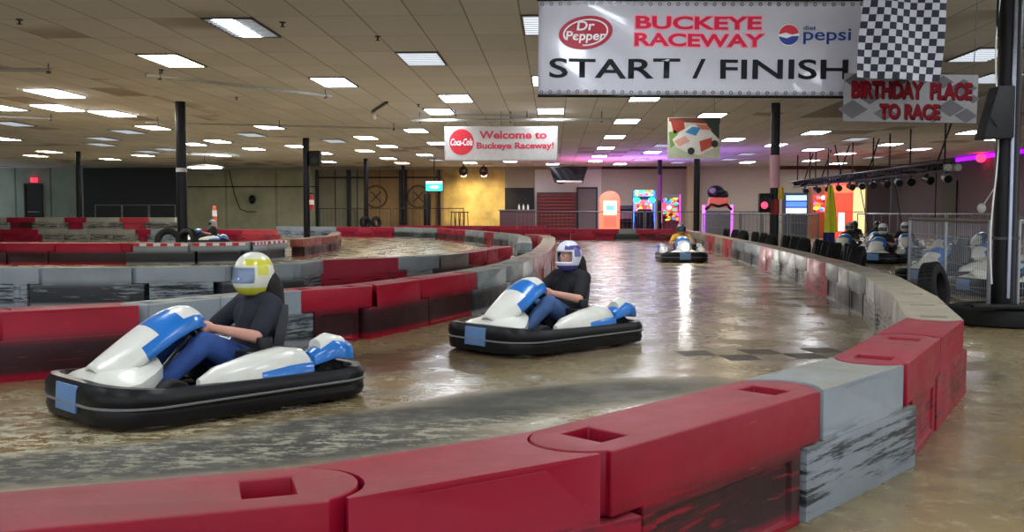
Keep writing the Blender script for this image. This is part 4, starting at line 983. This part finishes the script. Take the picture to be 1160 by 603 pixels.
pic([(760, 138), (774, 136), (776, 146), (764, 152)], (170, 60, 44), 1, 'picture_crowd'); pic([(758, 150), (766, 148), (772, 158), (760, 168)], (120, 150, 70), 1, 'picture_grass')
pic([(762, 158), (772, 149), (782, 142), (798, 142), (806, 150), (813, 158), (808, 168), (792, 176), (778, 172), (766, 166)], (232, 226, 214), 2, 'car_body')
pic([(776, 150), (784, 144), (794, 145), (788, 154)], (70, 140, 190), 3, 'car_window'); pic([(787, 141), (800, 142), (806, 148), (794, 147)], (220, 120, 96), 3, 'car_roof')
pic([(792, 160), (806, 156), (806, 166), (794, 172)], (200, 80, 60), 3, 'car_door_panel'); pic([(764, 160), (776, 154), (782, 160), (770, 166)], (230, 170, 150), 3, 'car_bonnet'); pic(ell(4, 4, 16, 783, 171), (50, 50, 50), 4, 'car_wheel'); pic(ell(4, 4, 16, 809, 163), (50, 50, 50), 4, 'car_wheel')
for X in (-.5, .5): MB().tube((X, 0, 23/k5), (X, 0, CEIL-p.z), .005, seg=6).build('hanging_wire', M_wire, R5)
# black speaker on the big pole
p = ony(1126, 128, 10.75); e = empty('loudspeaker', (p.x, 10.75, p.z), 0, 'black wedge loudspeaker fixed high on the left of the big pole', 'speaker')
MB().prism([(-.16, -.29), (.17, -.28), (.17, .28), (-.01, .28)], -.12, .12, Euler((PI/2, 0, 0)).to_matrix().to_4x4()).build('cabinet', mat('speaker_black', (22, 22, 24), .7), e, bevel=.01)
MB().path([(-.02, -.13, .2), (-.12, -.15, .1), (-.1, -.14, -.06), (-.02, -.13, -.16)], .006, 6).build('cable', M_rubber, e); MB().box((.15, .05, .22), (.14, .06, .05)).build('bracket', M_dark, e)
# speaker on pole 347
x = gx(347.5, 36.3); p = ony(357, 179, 36)
e = empty('loudspeaker', (x+.36, 36.3, p.z), 0, 'small black speaker mounted on the pole left of centre', 'speaker')
MB().box((0, 0, 0), (.42, .35, .58)).build('cabinet', mat('speaker_black', (22, 22, 24), .7), e, bevel=.03); MB().box((-.24, 0, 0), (.12, .06, .1)).build('bracket', M_dark, e); MB().ball((0, -.17, -.08), (.14, .02, .14)).build('woofer', M_dark, e)
# extinguisher on the same pole
p = ony(352.5, 229, 36); e = empty('fire_extinguisher', (x+.22, 36.2, p.z), 0, 'red and white fire extinguisher hanging on the pole left of centre', 'fire extinguisher')
MB().lathe([(.001, -.28), (.085, -.28), (.09, -.2), (.09, .15), (.03, .25), (.03, .3)], 18).build('cylinder', mat('ext_red', (196, 40, 40), .4), e); MB().box((0, -.02, .33), (.14, .04, .05)).build('handle', M_black, e); MB().lathe([(.092, -.1), (.092, .08)], 18).build('paper_label', M_wt, e)
# ------------------------------------------------------------------ truss with lights
XT, ZT = 12.1, 2.68
T = empty('lighting_truss', (XT, 30.0, ZT), 0, 'long black lighting truss hanging from the ceiling over the pit', 'truss')
b = MB(); LT = 19.0
for (dx, dz) in ((-.15, .13), (.15, .13), (0, -.13)): b.tube((dx, 0, dz), (dx, LT, dz), .045, seg=8)
k = 0; y = 0
while y < LT-.4:
    for (a, c) in (((-.15, .13), (0, -.13)), ((.15, .13), (0, -.13)), ((-.15, .13), (.15, .13))):
        b.tube((a[0], y, a[1]), (c[0], y+.4, c[1]), .022, seg=6)
    y += .4
b.build('truss_frame', M_black, T)
MB().path([(.05*math.sin(k_*1.7), k_*.95, .0+.07*math.sin(k_*2.3)) for k_ in range(21)], .085, 8).build('cable_bundle', M_rubber, T)
for k, (dy, sl) in enumerate(((.3, 0), (.9, 1), (3.2, 0), (5.2, 0), (7, 0), (7.6, 1), (9.5, 0), (11, -1), (11.3, 1), (13, 0), (14, 1), (15, 0), (16, 0), (17, 1), (18.3, 0))):
    MB().tube((0, dy, .13), (0+.35*sl, dy-.2*abs(sl), CEIL-ZT), .03, seg=6).build('hanging_rod', M_black, T)
def stage_light(px_, dy, label, rgb, size=.3, ang=0):
    e = empty('stage_light', (XT, 30+dy, ZT-.2), ang, label, 'stage light', 'lights on the truss')
    MB().tube((0, .12, -.12), (0, -.2, -.2), size*.4, size*.5, seg=14).build('lamp_can', mat('can_%d_%d_%d' % rgb, rgb, .4, .3), e)
    MB().tube((0, -.2, -.2), (0, -.215, -.204), size*.44, seg=14).build('lamp_lens', mat('dark_lens', (30, 33, 36), .15), e); MB().box((0, 0, -.0), (.06, .05, .2)).build('yoke', M_black, e)
for k, dy in enumerate((.2, 1.7, 3.1, 4.3, 5.7, 7.0, 8.3, 9.8, 11.4, 13.0, 14.8, 16.8)):
    stage_light(0, dy, '%s stage light on the hanging truss, %s from the near end' % (('black', 'grey')[k % 3 == 0], ORD[k+1]), (130, 140, 134) if k % 3 == 0 else (16, 16, 19), .28, .3*math.sin(k*2))
e = empty('twin_floodlight', (XT+.05, 29.85, ZT-.05), 0, 'grey twin-lens emergency light on the near end of the truss', 'emergency light')
MB().box((0, 0, 0), (.5, .14, .22)).build('housing', mat('em_grey', (150, 152, 150), .5), e, bevel=.03)
for s in (-1, 1): MB().lathe([(.001, .09), (.11, .08), (.11, .06)], 18, Euler((PI/2, 0, 0)).to_matrix().to_4x4()).build('lens', M_white, e, loc=(s*.15, 0, 0))
for k, (dy, zz) in enumerate(((1.2, 0.6), (5.0, .2), (9.0, .5))):
    pts = [(XT+.1+.5*t*math.sin(k), 30+dy, ZT-.1-t*(ZT-zz)) for t in (0, .3, .6, 1)]
    tag(MB().path(pts, .018, 6).build('hanging_cable', M_rubber), 'black cable hanging down from the truss, %s from the near end' % ORD[k+1], 'cable', 'cables hanging from the truss')
# neon strip, red light on the right wall
a0 = 50.0; b0 = 43.0
e = empty('neon_strip', (XR-.06, b0, 3.95), 0, 'purple neon strip along the top of the right wall', 'neon light')
MB().box((0, (a0-b0)/2, 0), (.08, a0-b0, .2)).build('neon_tube', mat('neon_purple', (150, 16, 225), .4, emit=1.5), e, smooth=False)
p = (XR-.3, 46.6, 3.85); o = tag(MB().ball(p, (.22, .22, .2)).build('red_beacon', mat('beacon_red', (255, 30, 60), .4, emit=6)), 'glowing red beacon beside the purple neon strip', 'light')
# yellow flag on post by pit opening
Yf = 25.9; x = gx(927, Yf)
F2 = empty('marshal_flag', (x+.2, Yf-.3, 0), 0, 'yellow flag hanging from a post at the pit opening', 'flag')
MB().tube((0, 0, 0), (0, 0, 2.02), .025, seg=8).build('flag_pole', M_dark, F2)
MB().grid(lambda u, v: ((u-.45)*(.10+.26*(1-v)**.6)+.02, -.05+.04*math.sin(u*12+v*3), 1.98-1.25*(1-v)), 16, 18).build('flag_cloth', mat('flag_yellow', (226, 226, 50), .7), F2, angle=3)
MB().grid(lambda u, v: ((u-.5)*.3, -.02+.05*math.sin(u*10), .15+.6*v), 12, 8).build('lower_cloth', mat('cloth_navy', (40, 50, 120), .8), F2, angle=3)
# ------------------------------------------------------------------ things at the far wall
def far_thing(name, px, Y, label, cat, group=None): return empty(name, (gx(px, Y), Y, 0), 0, label, cat, group)
def S_(Y): return FPX/Y
# exit sign
p = ony(38, 204, YW-.2)
e = empty('exit_sign', (p.x, YW-.2, p.z), 0, 'red lit exit sign above the black door at far left', 'exit sign'); MB().box((0, .05, 0), (.42, .1, .3)).build('sign_box', mat('exit_red', (235, 50, 80), .4, emit=1.2), e)
lettering('EXIT', M_wt, .34, .16, (0, -.005, 0), e, .02)
# red spotlight dots are left to reflections; wall speaker and black boxes
p = ony(285, 226, YW-.3); e = empty('wall_speaker', (p.x, YW-.22, p.z), 0, 'round black speaker on the olive wall', 'speaker'); MB().ball((0, 0, 0), (.2, .15, .28)).build('grille', M_black, e); MB().box((0, .12, 0), (.1, .2, .1)).build('bracket', M_dark, e)
pts = [ony(px, py, YW-.1) for px, py in ((258, 187), (262, 205), (266, 222), (272, 237), (280, 240), (290, 240))]
tag(MB().path(pts, .025, 6).build('wall_cable', M_rubber), 'dark cable looping down the olive wall', 'cable')
# orange marker post
e = far_thing('orange_marker', 243, 40, 'orange and white marker post behind the left walls', 'marker'); MB().lathe([(.2, 0), (.2, .05), (.1, .06), (.08, 1.5), (.001, 1.55)], 16).build('post', mat('marker_orange', (230, 110, 60), .5), e); MB().lathe([(.092, 1.1), (.1, 1.1), (.1, 1.35), (.09, 1.35)], 16).build('white_band', M_wt, e)
# round emblems on the boards
for px, nm in ((426, 'left'), (474, 'right')):
    p = ony(px, 223, YW-.05); e = empty('round_emblem', (p.x, YW-.06, p.z), 0, 'faint round ring emblem on the brown boards, the %s one' % nm, 'emblem', 'round emblems')
    MB().lathe([(.62, -.03), (.74, -.03), (.74, .03), (.62, .03)], 32, Euler((PI/2, 0, 0)).to_matrix().to_4x4(), close=True).build('ring', mat('emblem_brown', (84, 70, 50), .7), e)
    for s in (-1, 1): MB().box((0, 0, 0), (.9, .04, .08), ry=s*.8).build('cross_bar', mat('emblem_brown', (84, 70, 50), .7), e)
e = far_thing('panel_box', 484, 58.6, 'narrow black cabinet below the ceiling-hung screen', 'cabinet'); MB().box((0, 0, 1.2), (.4, .4, 2.4)).build('cabinet_body', M_black, e, bevel=.02)
# tv
p = ony(492, 211, 50); e = empty('hanging_screen', (p.x, 50, p.z), 0, 'small lit turquoise and white screen hanging left of the plywood', 'screen')
MB().box((0, 0, 0), (.95, .08, .58)).build('screen_case', M_black, e, bevel=.01); MB().box((0, -.045, -.06), (.88, .01, .38)).build('screen_image', mat('screen_turquoise', (60, 215, 200), .4, emit=1.3), e, smooth=False)
MB().box((0, -.045, .2), (.88, .01, .12)).build('screen_header', mat('screen_pink', (240, 200, 225), .4, emit=1.3), e, smooth=False); MB().tube((0, 0, .28), (0, 0, CEIL-p.z), .03, seg=8).build('drop_pole', M_black, e)
flat_poly(ell(.25, .07), mat('screen_white', (230, 255, 250), .4, emit=1.3), (0, -.052, -.05), e, 'screen_mark')
# two spots over plywood
for px, nm in ((525, 'left'), (548, 'right')):
    p = ony(px, 193, 56.5); e = empty('wall_spotlight', (p.x, 56.5, p.z), 0, 'round dark spotlight aimed at the plywood wall, the %s one' % nm, 'spotlight', 'spotlights over the plywood')
    MB().ball((0, 0, -.05), (.28, .25, .3)).build('lamp_housing', mat('spot_dark', (60, 40, 30), .4, .4), e); MB().tube((0, 0, .2), (0, 0, CEIL-p.z), .04, seg=8).build('stem', M_black, e)
    MB().tube((0, .12, -.2), (0, .2, -.28), .15, .17, seg=16).build('lamp_lens', mat('spot_warm', (255, 225, 150), .4, emit=12), e)
    ld = bpy.data.lights.new('spot_lamp', 'SPOT'); ld.energy = 260; ld.color = (1, .82, .42); ld.spot_size = 1.5; ld.spot_blend = .6; ld.shadow_soft_size = .1
    lo = bpy.data.objects.new('spot_lamp', ld); C.objects.link(lo); lo.parent = e; lo.location = (0, .3, -.3); lo.rotation_euler = (math.radians(48), 0, 0)
# bar stools/rack before plywood
for k in range(4):
    px = 513+k*5; e = far_thing('bar_stool', px, 57.6, 'dark bar stool before the plywood, %s from the left' % ORD[k+1], 'stool', 'bar stools')
    MB().lathe([(.001, 1.25), (.17, 1.25), (.17, 1.31), (.001, 1.32)], 14).build('seat', M_dark, e)
    for a in range(4): MB().tube((.12*math.cos(a*PI/2+.78), .12*math.sin(a*PI/2+.78), 1.25), (.2*math.cos(a*PI/2+.78), .2*math.sin(a*PI/2+.78), 0), .015, seg=6).build('leg', M_dark, e)
# serving counter
x0, x1 = gx(566, 57), gx(606, 57)
e = empty('serving_counter', ((x0+x1)/2, 57.4, 0), 0, 'plum-brown serving counter below the dark opening', 'counter')
MB().box((0, 0, .68), (x1-x0, .8, 1.36)).build('counter_body', mat('counter_plum', (88, 60, 66), .6), e, bevel=.02); MB().box((0, 0, 1.4), (x1-x0+.15, .95, .07)).build('countertop', mat('counter_top', (120, 116, 116), .4), e, bevel=.01)
x0, x1 = wx(572), wx(605); zb, zt = wz(240), wz(213)
o = tag(MB().box(((x0+x1)/2, YW-.04, (zb+zt)/2), (x1-x0, .06, zt-zb)).build('window_1', mat('opening_black', (12, 12, 14), .6), smooth=False), kind='structure')
for k in range(3):
    e = empty('bottle', (gx(588+k*5, 57.4), 57.3, 1.435), 0, 'white bottle on the serving counter, %s from the left' % ORD[k+1], 'bottle', 'bottles on the counter'); MB().lathe([(.001, 0), (.06, 0), (.06, .2), (.025, .27), (.025, .32), (.001, .32)], 12).build('bottle_body', M_white, e)
# hung black tarp / projector screen
p = ony(644, 199, 57); e = empty('black_drape', (p.x, 57, p.z), 0, 'bunched black drape with white edge hanging high on the pale wall', 'drape')
MB().grid(lambda u, v: ((u-.5)*2.25*(1-.25*(1-v)), .12*math.sin(u*14+v*4), -.4+.85*v-.1*math.sin(u*7)*(1-v)), 40, 12).build('drape_cloth', mat('drape_black', (14, 14, 18), .6), e, angle=3)
MB().box((.05, -.15, -.36), (1.5, .1, .1)).build('white_edge', M_white, e, bevel=.02); MB().box((0, 0, .5), (2.3, .1, .08)).build('drape_rail', M_black, e)
# red-brown slatted shutter
x0, x1 = gx(608, 58.8), gx(653, 58.8); h = wz(218, 58.8)
e = empty('slatted_rack', ((x0+x1)/2, 58.9, 0), 0, 'red-brown slatted merchandise wall behind the fence', 'rack')
b = MB(); 
for k in range(12): b.box((0, -.1, .12+k*(h-.1)/12), (x1-x0-.1, .08, .13))
b.build('slats', mat('slat_red', (122, 44, 40), .6), e, smooth=False); MB().box((0, 0, h/2), (x1-x0, .1, h)).build('back_panel', mat('rack_back', (74, 62, 62), .7), e)
# vending machine (round top, orange pink glow)
e = far_thing('drink_cooler', 690.5, 54, 'glowing orange and white vending cooler with rounded top', 'vending machine')
w_ = 22/S_(54); ht = wz(217, 54); pr = [(-w_/2, 0), (w_/2, 0)]+[(w_/2*math.cos(a)**1, ht-w_*.45+w_*.45*math.sin(a)) for a in [PI*i/14 for i in range(15)]]
Mx = Euler((PI/2, 0, 0)).to_matrix().to_4x4()
MB().prism(pr, -.4, .4, Mx).build('cooler_body', mat('cooler_orange', (250, 110, 80), .4, emit=1.5), e, bevel=.02)
MB().box((0, -.42, ht*.62), (w_*.66, .05, ht*.3)).build('lit_panel', mat('cooler_white', (255, 245, 225), .4, emit=3), e); MB().box((0, -.45, ht*.62), (w_*.4, .02, ht*.12)).build('panel_emblem', mat('cooler_teal', (110, 190, 200), .4, emit=1), e)
MB().box((0, -.42, ht*.3), (w_*.66, .05, ht*.24)).build('lower_panel', mat('cooler_red', (250, 90, 70), .4, emit=1.4), e)
# neon driving arcade cabinet
def arcade(px, Y, w, h, label, body, screen, trims, marquee, group='arcade cabinets', rz=0, deep=.9):
    e = far_thing('arcade_cabinet', px, Y, label, 'arcade machine', group); e.rotation_euler = (0, 0, rz)
    side = [(-.45, 0), (.45, 0), (.45, h), (-.25, h), (-.3, h*.84), (.0, h*.78), (.05, h*.52), (-.35, h*.44), (-.38, h*.3)]
    for s in (-1, 1):
        MB().prism([(a*deep, b) for a, b in side], -.03, .03, Matrix.Translation((s*w/2, 0, 0)) @ Euler((PI/2, 0, PI/2)).to_matrix().to_4x4()).build('side_panel', mat('arc_%d_%d_%d' % body, body, .4), e)
        MB().box((s*(w/2+.02), -.3*deep-.05, h*.5), (.05, .05, h*.95)).build('light_edge', mat('arc_glow_%d_%d_%d' % trims, trims, .4, emit=3), e, smooth=False)
    MB().box((0, .25*deep, h*.5), (w-.06, .3, h*.98)).build('cabinet_back', mat('arc_%d_%d_%d' % body, body, .4), e)
    MB().box((0, .02, h*.65), (w-.1, .04, h*.24), rx=-.12).build('screen', mat('arc_scr_%d_%d_%d' % screen, screen, .3, emit=1.6), e, smooth=False)
    MB().box((0, -.22*deep, h*.92), (w-.06, .1, h*.13)).build('marquee', mat('arc_mq_%d_%d_%d' % marquee, marquee, .3, emit=2), e, smooth=False)
    MB().box((0, -.2, h*.42), (w-.08, .4, .06), rx=.2).build('control_deck', M_plastic_black, e, bevel=.01)
    b = MB(); b.lathe([(.12+.015*math.cos(2*PI*i/8), .015*math.sin(2*PI*i/8)) for i in range(8)], 18, Matrix.Translation((0, -.3, h*.47)) @ Euler((-.9, 0, 0)).to_matrix().to_4x4(), close=True); b.build('control_wheel', M_rubber, e)
    return e
a1 = arcade(729, 54, 1.1, 2.55, 'tall arcade cabinet with blue and green neon beside the thin dark pole', (40, 50, 90), (230, 90, 120), (40, 110, 255), (70, 230, 150))
MB().box((0, -.55, 1.0), (.8, .4, .9)).build('seat_block', M_plastic_black, a1, bevel=.06)
for s, rgb in ((-1, (40, 240, 150)), (1, (40, 220, 240))): MB().ball((s*.42, -.35, 1.95), (.2, .08, .16)).build('neon_lobe', mat('lobe_%d' % rgb[1], rgb, .4, emit=3), a1)
MB().box((0, -.42, 1.55), (.5, .05, .4)).build('figure_panel', mat('fig_red', (220, 80, 90), .4, emit=.8), a1)
ART = [(240, 80, 90), (60, 220, 120), (250, 210, 70), (70, 130, 250), (230, 90, 220), (250, 140, 60), (40, 40, 60), (240, 240, 240)]
def art(e, w, h, z, y, n, seed, em):
    rr = random.Random(seed); b = MB()
    for k in range(n):
        b.mi = rr.randrange(len(ART)); cx, cz = (rr.random()-.5)*w, z+(rr.random()-.5)*h; r0 = .05+.09*rr.random(); m = rr.choice((3, 4, 5, 6)); a0_ = rr.random()*6
        pts_ = [b.bm.verts.new((max(-w/2, min(w/2, cx+r0*math.cos(a0_+2*PI*i/m)*1.3)), y-.001*k, max(z-h/2, min(z+h/2, cz+r0*math.sin(a0_+2*PI*i/m))))) for i in range(m)]; b._f(pts_)
    b.build('printed_artwork', [mat('art_%d_%d_%d' % c, c, .4, emit=em) for c in ART], e, smooth=False, recalc=False)
art(a1, 1.0, .32, 2.35, -.27, 26, 3, 1.2); art(a1, .9, .5, 1.62, -.45, 22, 5, 1.0)
a2 = arcade(759, 55, 1.0, 2.35, 'arcade cabinet with red and pink poster art right of the neon one', (150, 50, 70), (200, 70, 80), (190, 60, 150), (60, 60, 60))
art(a2, .9, 1.3, 1.45, -.36, 46, 8, .35)
arcade(708, 56, .9, 1.7, 'low black arcade cabinet right of the orange cooler', (26, 26, 30), (60, 40, 50), (40, 40, 70), (30, 30, 40))
# boxing-style machine with purple light legs
e = far_thing('ride_machine', 813, 46, 'arcade ride with black and orange top and purple glowing legs', 'arcade machine'); s46 = S_(46)
for s in (-1, 1): MB().tube((s*.66, 0, .1), (s*.66, 0, 1.62), .07, seg=12).build('glow_leg', mat('leg_purple', (205, 90, 240), .4, emit=2.6), e)
MB().box((0, .1, .7), (1.15, .8, 1.3)).build('machine_base', mat('ride_grey', (96, 96, 110), .5), e, bevel=.04)
MB().box((0, 0, 1.75), (1.05, .7, .5), taper=.75).build('orange_shell', mat('ride_orange', (206, 96, 70), .4, emit=.15), e, bevel=.08)
MB().path([(-.62, -.2, 1.4), (-.35, -.3, 1.65), (0, -.32, 1.55), (.35, -.3, 1.65), (.62, -.2, 1.4)], .07, 8).build('black_arms', M_black, e)
MB().ball((-.1, 0, 2.22), (.42, .36, .34)).ball((.2, 0, 2.1), (.3, .3, .25)).build('black_top', M_black, e); MB().ball((-.3, -.3, 2.3), (.16, .08, .14)).build('grey_face', mat('ride_face', (130, 120, 124), .5), e)
# blue screens machine
e = far_thing('screen_kiosk', 901.5, 46, 'kiosk with stacked glowing blue and white screens', 'arcade machine')
MB().box((0, .2, 1.1), (1.1, .5, 2.2)).build('kiosk_body', mat('kiosk_dark', (44, 46, 60), .4), e, bevel=.02)
for z_, c_ in ((1.95, (150, 190, 255)), (1.65, (70, 110, 220)), (1.35, (190, 210, 255))): MB().box((0, -.07, z_), (.95, .04, .24)).build('screen', mat('kiosk_%d' % c_[0], c_, .4, emit=1.5), e, smooth=False)
# red/orange prize machines
e = far_thing('prize_machine', 950, 48, 'glowing red prize machine behind the yellow flag', 'arcade machine')
MB().box((0, 0, 1.35), (1.15, .9, 2.7)).build('machine_body', mat('prize_red', (236, 66, 50), .4, emit=1.0), e, bevel=.04); MB().box((0, -.47, 1.7), (.95, .04, .7)).build('window_panel', mat('prize_orange', (220, 70, 50), .4, emit=1), e)
MB().box((0, -.47, 2.4), (1.0, .05, .35)).build('marquee', mat('prize_mq', (255, 90, 60), .4, emit=2), e); MB().box((.0, -.47, .8), (.28, .05, .9)).build('white_column', mat('prize_white', (255, 235, 230), .4, emit=1.5), e)
e = far_thing('prize_machine', 925, 50, 'orange lit prize machine left of the red one', 'arcade machine'); MB().box((0, 0, 1.3), (.8, .8, 2.6)).build('machine_body', mat('prize_amber', (150, 96, 60), .4, emit=.2), e, bevel=.03); MB().box((0, -.42, 1.7), (.6, .04, .9)).build('window_panel', mat('prize_red2', (200, 60, 60), .4, emit=.8), e)
art(e, .6, .9, 1.7, -.45, 20, 11, .3)
# red dark device hung on the wrapped pole
p = ony(867, 230, 25.0); e = empty('traffic_signal', (p.x, 25.1, p.z), 0, 'dark box with glowing red lamp on the wrapped pole', 'signal light'); MB().box((0, 0, 0), (.3, .2, .5)).build('signal_box', M_black, e, bevel=.02); MB().ball((-.02, -.1, -.06), (.09, .04, .09)).build('red_lamp', mat('sig_red', (240, 60, 90), .4, emit=2), e)
p = ony(884, 219, 25.0); e = empty('traffic_signal', (p.x+.02, 25.15, p.z), 0, 'small yellow flag tied on the right of the wrapped pole', 'flag'); e.name = 'small_flag'; MB().grid(lambda u, v: ((u-.3)*.16, .02*math.sin(u*8), (v-.5)*.3), 6, 6).build('flag_cloth', mat('flag_amber', (230, 190, 60), .7), e)
# bird-like wall sculpture / white bent rods near pole
pts = [ony(px, py, 20) for px, py in ((1112, 236), (1118, 226), (1126, 214), (1132, 208))]
tag(MB().path(pts, .012, 6).ball(pts[0], (.09, .05, .1)).build('bent_rod', M_white), 'thin white bent wire beside the big pole', 'wire')
# start line checks on the floor
g = empty('floor_checker', (2.05, 8.35, 0.0), .2, 'faded dark checker squares painted on the floor mid track', 'floor marking')
b = MB()
for i in range(6):
    for j in range(2):
        if (i+j) % 2: b.box((-.75+.3*i, .3*j, .001), (.29, .29, .002))
b.build('painted_squares', mat('faded_black', (66, 60, 50), .5, var=.4, vscale=12), g, smooth=False)
# ------------------------------------------------------------------ coloured arcade glow on the ceiling
def area(loc, rgb, e_, sx, rot=(0, 0, 0)):
    ld = bpy.data.lights.new('arcade_glow', 'AREA'); ld.energy = e_; ld.color = rgb; ld.size = sx
    o = bpy.data.objects.new('arcade_glow', ld); C.objects.link(o); o.location = loc; o.rotation_euler = rot
area((gx(742, 48), 50, 1.6), (.3, .16, 1), 200, 2.2, (PI, 0, 0)); area((gx(690, 48), 51, 1.8), (1, .15, .4), 90, 1.2, (PI, 0, 0)); area((gx(800, 42), 44, 1.5), (.5, .2, 1), 60, 2.0, (PI, 0, 0))
# world and colour
w_ = bpy.data.worlds.new('world'); bpy.context.scene.world = w_; w_.use_nodes = True
w_.node_tree.nodes['Background'].inputs[0].default_value = (.85, .9, 1, 1); w_.node_tree.nodes['Background'].inputs[1].default_value = 1.3
vs = bpy.context.scene.view_settings; vs.view_transform = 'Standard'; vs.look = 'None'; vs.exposure = 0.35; vs.gamma = 1; vs.use_curve_mapping = False
